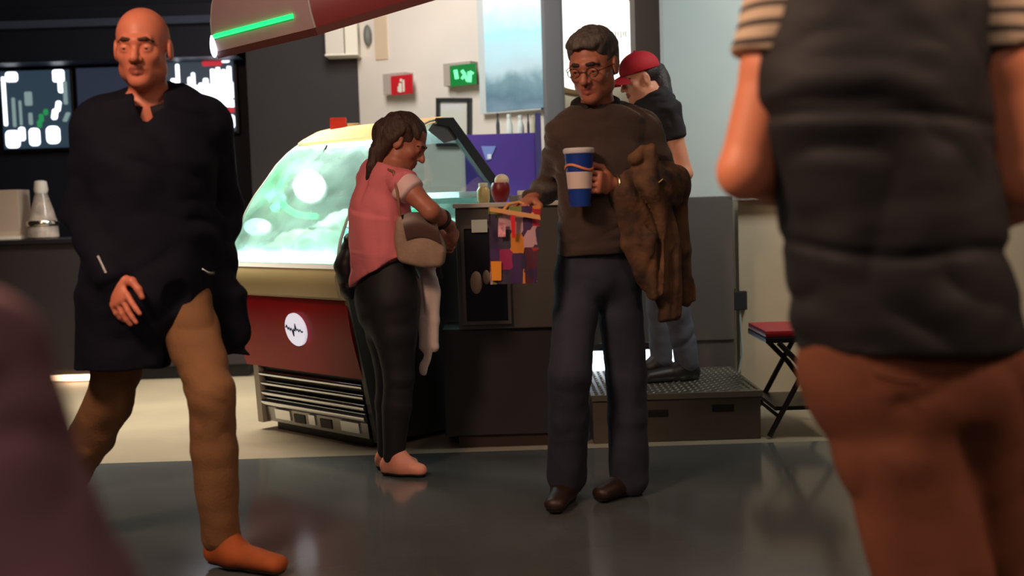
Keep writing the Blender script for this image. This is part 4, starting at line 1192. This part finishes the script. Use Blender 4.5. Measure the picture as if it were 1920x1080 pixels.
parts = torso(J, .028, w=(.165, .17, .19, .165), dpt=(.12, .125, .135, .095), sh=.062) + arm(J['sr'], er, er * .04 + wr_ * .96, .022, (.058, .05, .038)) + arm(J['sl'], el, el * .04 + wl * .96, .022, (.058, .05, .038))
parts += [limb([Q(262, 430, 3.74), Q(240, 560, 3.72), Q(226, 700, 3.74)], [(.15, .11), (.165, .125), (.15, .12)], (1, 0, 0), .06),
          limb([Q(330, 430, 3.84), Q(400, 560, 3.93), Q(428, 700, 3.97)], [(.13, .10), (.11, .07), (.08, .035)], (1, 0, 0), .06)]
hz = Q(230, 690, 3.74)
th = limb([Q(345, 560, 3.62), Q(372, 640, 3.58), Q(392, 720, 3.55)], [.07, .085, .09], (1, 0, 0), .01, op='sub')
solid(parts + [th, blob(J['nb'] + np.array([.012, -.075, .015]), (.045, .06, .075), None, .012, 'sub')], .006,
      cuts=[(hz, (0, 0, -1)), (J['nb'] + np.array([0, 0, .07]), (0, -.3, 1))], disp=folds(.008, 21, (7, 7, 9), (15, 15, 24)), name='long_coat', m=m_bc, parent=bald)
# collar of the coat
collar(bald, J['nb'], 'coat_collar', mat('collar_black', (16, 17, 28), .8), .08, .092, .022, .10, .01, .08)
m_chino = mat('brown_chinos', (130, 92, 60), .85, 0, .1, 8, .2, 120)
tb = limb([J['pelvis'] + np.array([0, 0, .05]), J['pelvis'] - np.array([0, 0, .04])], [(.15, .11), (.155, .115)], nrm(J['sl'] - J['sr']), .04)
solid([tb] + leg(hr, kr, ar, .01, (.088, .068, .058)) + leg(hl, kl, al + np.array([0, 0, .015]), .01, (.088, .066, .052)), .006,
      disp=folds(.006, 27, (8, 8, 11), (16, 16, 26)), name='trousers', m=m_chino, parent=bald)
m_suede = mat('orange_suede', (158, 78, 32), .8, 0, .12, 14)
shoe(bald, G(418, 3.70, .095), G(520, 3.60, .036), m_suede, .048, 'ankle_boot')
# rear boot on its toe
tv = nrm(Q(158, 1018, 3.96) - Q(105, 945, 4.02))
o_ = solid([limb([Q(104, 935, 4.03), Q(100, 960, 4.03)], [.05, .05], (1, 0, 0), .02), limb([Q(100, 965, 4.04), Q(130, 995, 4.0), Q(160, 1032, 3.95)], [(.042, .04), (.046, .036), (.04, .026)], (0, 1, 0), .02)], .005,
           cuts=[((0, 0, .004), (0, 0, -1))], name='ankle_boot', m=m_suede, parent=bald)
wc = wr_ + nrm(er - wr_) * .045
MB().tube([Q(183, 480, 3.555), Q(198, 512, 3.545)], .004, 6).build('sleeve_zip', mat('zip_silver', (220, 215, 215), .25, 1), bald, smooth=60)
MB().tube([Q(380, 505, 3.74), Q(392, 512, 3.735), Q(402, 512, 3.74)], .006, 8).build('wrist_watch', mat('watch_dull', (120, 130, 130), .3, 1), bald, smooth=60)

# ------------------------------------------------------------------ woman in pink at the case
J = dict(pelvis=Q(734, 555, 4.96), waist=Q(722, 475, 4.94), chest=Q(714, 390, 4.93), nb=Q(724, 320, 4.93),
         sr=Q(752, 340, 4.80), sl=Q(690, 334, 5.06), head=Q(757, 268, 4.91), base=(-.53, 4.96, 0))
er, wr_ = Q(808, 396, 4.74), Q(842, 424, 4.90)
el, wl = Q(772, 420, 5.18), Q(838, 446, 5.06)
hr, hl = Q(736, 572, 4.90), Q(722, 572, 5.04)
kr, kl = Q(748, 706, 4.88), Q(732, 700, 5.00)
ar, al = G(738, 4.91, .085), G(728, 5.03, .085)
hF = frame((.84, -.12, -.52), (.5, -.05, .85))
body = torso(J, -.008, w=(.148, .12, .135, .12), dpt=(.115, .09, .1, .07), sh=.045) + arm(J['sr'], er, wr_, 0, (.044, .036, .025)) + arm(J['sl'], el, wl, 0, (.044, .036, .025)) + leg(hr, kr, ar, -.006, (.085, .052, .034)) + leg(hl, kl, al, -.006, (.085, .052, .034))
body += hand_prims(wr_, nrm(Q(856, 448, 4.95) - wr_), (-.6, .6, -.3), (.5, .6, .1), .5, 1.0, .88, .4)
body += hand_prims(wl, nrm(Q(856, 462, 4.98) - wl), (-.4, -.6, 0), (.5, -.6, .1), .5, 1.0, .88, .4)
wom = person('person', 'woman in a sleeveless pink top and black leggings looking into her handbag', J, m_sk3, body, hF, .0045, .98, (50, 36, 26))
H, S = J['head'], .98
r, f, u = hF
brows(wom, H, hF, S, mat('dark_brow', (48, 36, 32)), .004)
m_bh = mat('brown_hair', (62, 42, 34), .6, 0, .35, 40, .4, 90, stretch=(3, 3, .4))
FRm = np.array([r, f, u])
solid([blob(hp(0, -.018, .042), (.082 * S, .102 * S, .088 * S), FRm),
       limb([hp(0, -.05, .05), hp(0, -.085, .0), Q(716, 284, 4.91), Q(704, 312, 4.89), Q(692, 338, 4.90)], [(.076, .055), (.076, .055), (.074, .046), (.062, .034), (.04, .016)], r, .03),
       limb([hp(.066, -.01, .06), hp(.078, -.03, .0), hp(.062, -.055, -.07)], [.022, .02, .016], f, .02), limb([hp(-.066, -.01, .06), hp(-.078, -.03, .0), hp(-.062, -.055, -.07)], [.022, .02, .016], f, .02),
       blob(hp(0, .085, -.03), (.075 * S, .075 * S, .105 * S), FRm, .012, 'sub')],
      .0045, disp=folds(.005, 31, (30, 30, 8), (70, 70, 20)), name='hair', m=m_bh, parent=wom)
m_pink = mat('pink_top', (226, 126, 136), .8, 0, .05, 6, .1, 90, .3)
hemp, hemn = Q(700, 512, 4.94), nrm((.55, 0, -1))
solid(torso(J, .012, w=(.155, .138, .134, .118), dpt=(.122, .112, .106, .078), sh=.046) + [limb([Q(706, 400, 4.9), Q(704, 470, 4.93), Q(706, 560, 4.94)], [(.095, .105), (.098, .11), (.10, .116)], nrm((.3, 1, 0)), .05, .01)]
      + part_arm(J['sr'], er, .22, .012, (.05, .046)) + part_arm(J['sl'], el, .22, .012, (.05, .046)),
      .006, cuts=[(hemp, hemn), (J['nb'] + np.array([0, 0, .03]), (.35, 0, 1))], disp=folds(.008, 33, (10, 10, 4), (16, 16, 8)), name='top', m=m_pink, parent=wom)
solid(part_arm(J['sr'] + (er - J['sr']) * .12, er, .26, .016, (.05, .048)), .005, disp=folds(.004, 3), name='sleeve_cap', m=mat('pale_pink_sleeve', (240, 208, 210), .8), parent=wom)
m_leg = mat('black_leggings', (20, 20, 28), .7, 0, .1, 9)
tb = limb([J['pelvis'] + np.array([-.01, 0, .17]), J['pelvis'] + np.array([-.02, -.01, -.0]), J['pelvis'] - np.array([.02, .01, .06])], [(.13, .1), (.155, .128), (.145, .125)], nrm(J['sr'] - J['sl']), .04)
solid([tb] + leg(hr, kr, ar, .006, (.098, .058, .04)) + leg(hl, kl, al, .006, (.098, .058, .04)), .0055, disp=folds(.0015, 35, (9, 9, 12)), name='leggings', m=m_leg, parent=wom)
m_flat = mat('blush_shoe', (222, 150, 128), .5)
for an, tt in ((ar, G(788, 4.87, .028)), (al, G(772, 5.0, .028))):
    shoe(wom, an, tt, m_flat, .036, 'flat_shoe')
wv = nrm(wr_ - er); a1 = nrm(np.cross(wv, (0, 0, 1))); a2 = np.cross(wv, a1); wc = wr_ * .55 + er * .45
MB().tube([wc + (a1 * math.cos(t) + a2 * math.sin(t)) * .036 for t in [2 * math.pi * i / 24 for i in range(25)]], .009, 8, False).build('bracelet', mat('dark_bracelet', (40, 30, 32), .4), wom, smooth=60)
# handbag
hb = Q(784, 455, 4.80)
hbg = empty('handbag', hb, 'beige and brown leather handbag hanging open at the woman\'s side', 'handbag')
def hbP(x, z, y=0): 
    q = Q(x, z, 4.78 + y); return q
outline = [(742, 405), (762, 398), (800, 402), (822, 430), (836, 470), (830, 502), (790, 503), (745, 492), (737, 450)]
mb = MB().prism([hbP(x, z) for x, z in outline], (0, .12, 0))
bo = mb.build('bag_body', mat('taupe_leather', (158, 132, 114), .45, 0, .14, 12, .2, 60), hbg)
md = bo.modifiers.new('soft', 'BEVEL'); md.width = .022; md.segments = 4; md.limit_method = 'NONE'
bo.data.polygons.foreach_set('use_smooth', [True] * len(bo.data.polygons))
MB().grid(lambda u, v: hbP(752 + 66 * u + 10 * v, 404 + 8 * u + 46 * v - 10 * math.sin(3.1 * u), -.006 - .014 * math.sin(3.14 * v)), 12, 8, .004).build('flap', mat('dark_leather', (88, 66, 60), .4), hbg, smooth=60)
MB().tube([Q(738, 322, 4.76), Q(745, 360, 4.73), Q(750, 405, 4.75)], .006, 8).build('strap', mat('strap_tan', (150, 104, 88), .5), hbg, smooth=60)
MB().tube([Q(728, 318, 4.80), Q(738, 322, 4.76)], .006, 8).build('strap_top', mat('strap_tan', (150, 104, 88)), hbg, smooth=60)
MB().tube([Q(700, 340, 4.97), Q(728, 318, 4.80)], .006, 8).build('strap_back', mat('strap_tan', (150, 104, 88)), hbg, smooth=60)
for xx in (790, 803): MB().tube([Q(xx, 402, 4.77), Q(xx + 2, 384, 4.76), Q(xx + 12, 380, 4.77), Q(xx + 16, 404, 4.79)], .005, 8).build('handle', mat('pale_handle', (196, 180, 160), .4), hbg, smooth=60)
# light garment over her arm
gm = solid([limb([Q(800, 452, 5.03), Q(804, 520, 5.0), Q(806, 600, 5.0), Q(798, 650, 5.0)], [(.05, .035), (.045, .03), (.05, .026), (.03, .02)], (1, 0, 0), .02),
            limb([Q(800, 600, 5.0), Q(812, 650, 5.0), Q(794, 700, 5.0)], [(.035, .02), (.03, .018), (.014, .01)], (1, 0, 0), .02)], .005,
           disp=folds(.01, 41, (22, 22, 5), (40, 40, 9)), name='draped_cardigan', m=mat('pale_knit', (206, 190, 186), .85), loc=Q(800, 455, 5.03))
tag(gm, 'pale knitted cardigan hanging from the woman\'s forearm below the handbag', 'cardigan')
gm2 = solid([limb([Q(812, 470, 5.04), Q(816, 520, 5.03), Q(820, 575, 5.03)], [(.03, .02), (.026, .02), (.012, .012)], (1, 0, 0), .02)], .005,
            disp=folds(.007, 43, (22, 22, 5), (40, 40, 9)), name='black_scarf', m=mat('black_knit', (24, 24, 26), .85), loc=Q(812, 470, 5.04))
tag(gm2, 'small black scarf hanging in front of the pale cardigan', 'scarf')
bb = solid([limb([Q(660, 450, 5.12), Q(650, 500, 5.14), Q(656, 545, 5.13)], [(.035, .06), (.055, .075), (.04, .06)], (1, 0, 0), .03)], .006,
           disp=folds(.004, 47), name='shoulder_bag', m=mat('black_bag', (34, 32, 36), .5), loc=Q(650, 500, 5.14))
tag(bb, 'small black shoulder bag behind the woman\'s back', 'bag')
MB().tube([Q(656, 452, 5.12), Q(664, 400, 5.1), Q(684, 325, 5.08)], .005, 8).build('strap', mat('black_bag', (34, 32, 36)), bb, smooth=60)

# ------------------------------------------------------------------ worker with the red cap
PZ = PLZ
J = dict(pelvis=G(1236, 5.86, PZ + .88), waist=G(1232, 5.86, PZ + .98), chest=G(1226, 5.85, PZ + 1.2), nb=G(1219, 5.85, PZ + 1.40),
         sr=G(1216, 6.0, PZ + 1.34), sl=G(1250, 5.70, PZ + 1.34), head=Q(1200, 150, 5.84), base=(.7, 5.86, PZ))
er, wr_ = Q(1222, 320, 6.02), Q(1170, 335, 5.95)
el, wl = Q(1283, 325, 5.70), Q(1212, 345, 5.60)
hr, hl = G(1232, 5.94, PZ + .86), G(1240, 5.78, PZ + .86)
kr, kl = G(1235, 5.95, PZ + .46), G(1262, 5.76, PZ + .46)
ar, al = G(1240, 5.96, PZ + .085), G(1288, 5.78, PZ + .085)
hF = frame((-.93, -.25, -.26), (0, 0, 1))
body = torso(J, -.008, w=(.148, .12, .135, .12), dpt=(.11, .09, .1, .07), sh=.045) + arm(J['sr'], er, wr_, 0, (.044, .038, .026)) + arm(J['sl'], el, wl, 0, (.046, .04, .028)) + leg(hr, kr, ar, -.006, (.085, .052, .034)) + leg(hl, kl, al, -.006, (.085, .052, .034))
body += hand_prims(wr_, (-1, -.2, -.2), (0, 0, -1), (0, -1, 0), .4, 1.0, .9, .4) + hand_prims(wl, (-1, .1, -.2), (0, 0, -1), (0, 1, 0), .4, 1.0, .9, .4)
wk = person('person', 'worker in a red cap and black apron standing on the platform, turned sideways', J, m_sk2, body, hF, .005, .96)
H, S = J['head'], .96
r, f, u = hF
FRm = np.array([r, f, u])
brows(wk, H, hF, S, mat('dark_brow', (48, 36, 32)), .004)
m_dh = mat('dark_hair', (34, 26, 26), .6, 0, .3, 40, .4, 90)
hair = solid([blob(hp(0, -.03, .03), (.08 * S, .092 * S, .08 * S), FRm),
              limb([hp(0, -.11, .03), Q(1238, 150, 5.86), Q(1250, 190, 5.80), Q(1256, 238, 5.76)], [.036, .046, .042, .018], (1, 0, 0), .02),
              blob(hp(0, .09, -.03), (.085 * S, .085 * S, .11 * S), FRm, .012, 'sub')], .0045, disp=folds(.004, 51, (30, 30, 8), (70, 70, 20)), name='hair', m=m_dh, parent=wk)
capm = mat('red_cap', (186, 22, 40), .75, 0, .06, 10)
cap = solid([blob(hp(0, -.012, .06), (.09 * S, .108 * S, .085 * S), FRm)], .0045, cuts=[(hp(0, 0, .04), -u)], name='cap', m=capm, parent=wk)
MB().grid(lambda a, b: hp((a - .5) * .15, .07 + (.02 + b * .075) * math.sqrt(max(0, 1 - (2 * a - 1) ** 2)) + .01, .044 - .02 * b - .03 * (2 * a - 1) ** 2), 14, 6, .004).build('peak', capm, cap, smooth=60)
MB().ball(hp(0, -.012, .146), .007, 12).build('button', capm, cap, smooth=60)
m_bt = mat('black_uniform', (24, 22, 28), .85, 0, .1, 8)
solid(torso(J, .014, w=(.152, .135, .145, .125), dpt=(.115, .105, .115, .08), sh=.05) + part_arm(J['sr'], er, .45, .014, (.05, .046)) + part_arm(J['sl'], el, .45, .014, (.052, .05)), .006,
      cuts=[(G(1232, 5.86, PZ + .82), (0, 0, -1)), (J['nb'] + nrm(H - J['nb']) * .03, nrm(H - J['nb']))], disp=folds(.006, 53), name='shirt', m=m_bt, parent=wk)
solid([limb([G(1222, 5.84, PZ + 1.0), G(1226, 5.83, PZ + .8), G(1240, 5.82, PZ + .52)], [(.16, .125), (.165, .13), (.16, .12)], (.2, 1, 0), .03, .01)], .006,
      cuts=[(G(1240, 5.8, PZ + .50), (0, 0, -1)), (G(1240, 5.8, PZ + 1.02), (0, 0, 1))], disp=folds(.008, 55, (10, 10, 5)), name='apron', m=mat('apron_black', (30, 26, 28), .85), parent=wk)
solid(leg(hr, kr, ar, .004, (.092, .062, .056)) + leg(hl, kl, al, .004, (.092, .062, .056)), .0055, disp=folds(.005, 57, (9, 9, 18)), name='jeans', m=mat('grey_blue_jeans', (76, 82, 96), .85, 0, .12, 10), parent=wk)
for an, tt in ((ar, ar + np.array([-.19, -.04, -.055])), (al, al + np.array([-.2, -.05, -.055]))):
    shoe(wk, an, tt, mat('black_shoe', (20, 18, 22), .5), .044, 'shoe', True, PZ)

# ------------------------------------------------------------------ man with his back to us, close on the right
DY = 2.0
J = dict(pelvis=Q(1705, 640, DY), waist=Q(1668, 430, DY), chest=Q(1620, 160, DY), nb=Q(1634, -100, DY),
         sl=Q(1490, -30, DY + .02), sr=Q(1850, -40, DY - .02), head=Q(1636, -250, DY + .06), base=(.62, 2.0, 0))
el, wl = Q(1398, 322, DY), Q(1540, 352, DY + .2)
er, wr_ = Q(1926, 330, DY - .02), Q(1850, 420, DY + .24)
hl, hr = Q(1628, 690, DY), Q(1810, 690, DY)
kl, kr = Q(1752, 1085, DY - .04), Q(1846, 1080, DY + .1)
al, ar = G(1745, DY + .06, .09), G(1850, DY + .26, .09)
hF = frame((0, 1, -.1), (0, 0, 1))
body = torso(J, -.02, w=(.175, .16, .18, .165), dpt=(.12, .115, .125, .09)) + arm(J['sl'], el, wl, 0, (.056, .046, .03)) + arm(J['sr'], er, wr_, 0, (.062, .052, .03)) + leg(hl, kl, al, -.015) + leg(hr, kr, ar, -.015)
body += hand_prims(wl, (.7, .7, .05), (0, -.3, -1), (-.4, 1, 0), .4) + hand_prims(wr_, (-.8, .6, .05), (0, -.3, -1), (.4, 1, 0), .4)
mn = person('person', 'man seen from behind in a dark quilted waistcoat and rust trousers, nearest on the right', J, mat('skin_orange', (236, 148, 112), .5, 0, .05, 12), body, hF, .005, 1.0)
H, S = J['head'], 1.0
r, f, u = hF; FRm = np.array([r, f, u])
solid([blob(hp(0, -.022, .04), (.084, .1, .09), FRm), blob(hp(0, .1, -.01), (.085, .08, .085), FRm, .012, 'sub'), blob(hp(0, -.01, -.09), (.12, .12, .04), FRm, .01, 'sub')],
      .005, disp=folds(.003, 5, (40, 40, 40)), name='hair', m=m_dh, parent=mn)
def stripes(name, A, B, s):
    m = bpy.data.materials.new(name); m.use_nodes = True
    nt = m.node_tree; b = nt.nodes['Principled BSDF']; b.inputs['Roughness'].default_value = .85
    tc = nt.nodes.new('ShaderNodeTexCoord'); wv_ = nt.nodes.new('ShaderNodeTexWave'); wv_.bands_direction = 'Z'; wv_.inputs['Scale'].default_value = s; wv_.inputs['Distortion'].default_value = 1.0; wv_.inputs['Detail'].default_value = 0
    rp = nt.nodes.new('ShaderNodeValToRGB'); rp.color_ramp.interpolation = 'LINEAR'
    rp.color_ramp.elements[0].position = .22; rp.color_ramp.elements[1].position = .34
    rp.color_ramp.elements[0].color = lin(B); rp.color_ramp.elements[1].color = lin(A)
    nt.links.new(tc.outputs['Object'], wv_.inputs['Vector']); nt.links.new(wv_.outputs['Fac'], rp.inputs[0]); nt.links.new(rp.outputs[0], b.inputs['Base Color'])
    return m
m_st = stripes('striped_sleeve', (216, 196, 172), (48, 48, 56), 11)
for A_, B_, tt, nm in ((J['sl'], el, .40, 'striped_sleeve'), (J['sr'], er, .34, 'striped_sleeve')):
    solid(part_arm(A_, B_, tt, .018, (.062, .06)), .006, disp=folds(.004, 61), cuts=[(A_ + (B_ - A_) * tt + (B_ - A_) * .02, nrm(B_ - A_))], name=nm, m=m_st, parent=mn)
m_vest = mat('quilted_waistcoat', (24, 26, 32), .7, 0, .12, 5, .06, 60)
def quilt(P):
    z = P[:, 2] + .02 * noise(P, (5, 5, 3), 71) + .03 * (P[:, 0] - .6)
    q = np.abs(((z / .21) % 1) - .5) * 2
    seam = np.exp(-((1 - q) / .10) ** 2)
    return .006 * seam + folds(.006, 73, (6, 6, 14), (14, 14, 30))(P) - .003
hemz = Q(1640, 652, DY)
solid(torso(J, .022, w=(.168, .156, .173, .16), dpt=(.13, .13, .14, .10), sh=.045), .006, cuts=[(hemz, (-.02, 0, -1)), (J['nb'] + np.array([0, 0, .04]), (0, 0, 1))], disp=quilt, name='waistcoat', m=m_vest, parent=mn)
m_rust = mat('rust_trousers', (118, 68, 46), .85, 0, .1, 6, .1, 100)
tb = limb([J['pelvis'] + np.array([0, 0, .08]), J['pelvis'] - np.array([0.0, 0, .06])], [(.165, .125), (.178, .135)], (1, 0, 0), .05)
solid([tb] + leg(hl, kl, al, .012, (.105, .082, .07)) + leg(hr, kr, ar, .012, (.105, .082, .07)), .006, disp=folds(.007, 81, (5, 5, 7), (12, 12, 20)), name='trousers', m=m_rust, parent=mn)
mb = MB()
for pts in ([Q(1645, 702, DY - .165), Q(1690, 712, DY - .17), Q(1730, 716, DY - .165)],): pass
mb.tube([Q(1640, 700, DY - .135), Q(1680, 712, DY - .145), Q(1722, 716, DY - .14)], .004, 6).build('pocket_seam', mat('seam_dark', (96, 50, 30), .8), mn, smooth=60)
for an, tt in ((al, al + np.array([.02, .2, -.055])), (ar, ar + np.array([.03, .2, -.055]))):
    shoe(mn, an, tt, m_shoe, .05, 'shoe')

# ------------------------------------------------------------------ seated person, out of focus at the lower left
DY = .86
J = dict(pelvis=np.array([-.60, DY, .55]), waist=np.array([-.60, DY, .70]), chest=np.array([-.59, DY, .90]), nb=np.array([-.585, DY, 1.10]),
         sl=np.array([-.76, DY, 1.04]), sr=np.array([-.435, DY, 1.035]), head=np.array([-.60, DY + .02, 1.26]), base=(-.60, DY + .1, 0))
hF = frame((-.2, 1, -.1))
er, wr_ = np.array([-.345, DY + .02, .78]), np.array([-.42, DY + .25, .66])
el, wl = np.array([-.87, DY + .03, .78]), np.array([-.74, DY + .26, .66])
hl, hr = np.array([-.70, DY + .03, .52]), np.array([-.50, DY + .03, .52])
kl, kr = np.array([-.72, DY + .46, .50]), np.array([-.52, DY + .46, .50])
al, ar = np.array([-.72, DY + .44, .09]), np.array([-.52, DY + .44, .09])
body = torso(J, -.015) + arm(J['sl'], el, wl, -.004) + arm(J['sr'], er, wr_, -.004) + leg(hl, kl, al, -.014) + leg(hr, kr, ar, -.014)
body += hand_prims(wl, (.1, 1, -.3), (0, 0, -1), (1, 0, 0), .3) + hand_prims(wr_, (-.1, 1, -.3), (0, 0, -1), (-1, 0, 0), .3)
st = person('person', 'blurred shoulder of a person in mauve, close to the lens at the left edge', J, m_sk2, body, hF, .006, 1.0)
H, S = J['head'], 1.0
r, f, u = hF; FRm = np.array([r, f, u])
solid([blob(hp(0, -.022, .04), (.084, .1, .09), FRm), blob(hp(0, .1, -.01), (.085, .08, .085), FRm, .012, 'sub')], .006, name='hair', m=m_dh, parent=st)
solid(torso(J, .02, w=(.17, .16, .18, .155), dpt=(.125, .12, .13, .09)) + arm(J['sl'], el, wl, .02) + arm(J['sr'], er, wr_, .02, (.058, .055, .04)), .007,
      cuts=[(np.array([0, 0, 1.13]), (0, 0, 1))], disp=folds(.008, 91), name='top', m=mat('mauve_top', (184, 138, 150), .85, 0, .06, 6), parent=st)
tb = limb([J['pelvis'] + np.array([0, 0, .05]), J['pelvis'] - np.array([0.0, 0, .03])], [(.16, .12), (.17, .13)], (1, 0, 0), .05)
solid([tb] + leg(hl, kl, al, .008) + leg(hr, kr, ar, .008), .008, name='trousers', m=mat('dark_trousers', (50, 44, 52), .85), parent=st)
for an, tt in ((al, al + np.array([0, .2, -.055])), (ar, ar + np.array([0, .2, -.055]))):
    shoe(st, an, tt, m_shoe, .05, 'shoe')
sb_ = empty('stool', (-.60, DY, 0), 'low wooden stool under the seated person in mauve', 'stool')
MB().lathe([(.001, .34), (.17, .34), (.18, .35), (.18, .375), (.17, .385), (.001, .385)], (-.60, DY, 0), 32).build('seat', mat('stool_wood', (110, 76, 48), .5), sb_, smooth=40)
for i in range(4):
    a = R(45 + 90 * i); MB().tube([(-.60 + .12 * math.cos(a), DY + .12 * math.sin(a), .36), (-.60 + .17 * math.cos(a), DY + .17 * math.sin(a), 0)], .016, 10).build('leg', mat('stool_wood', (110, 76, 48)), sb_, smooth=60)
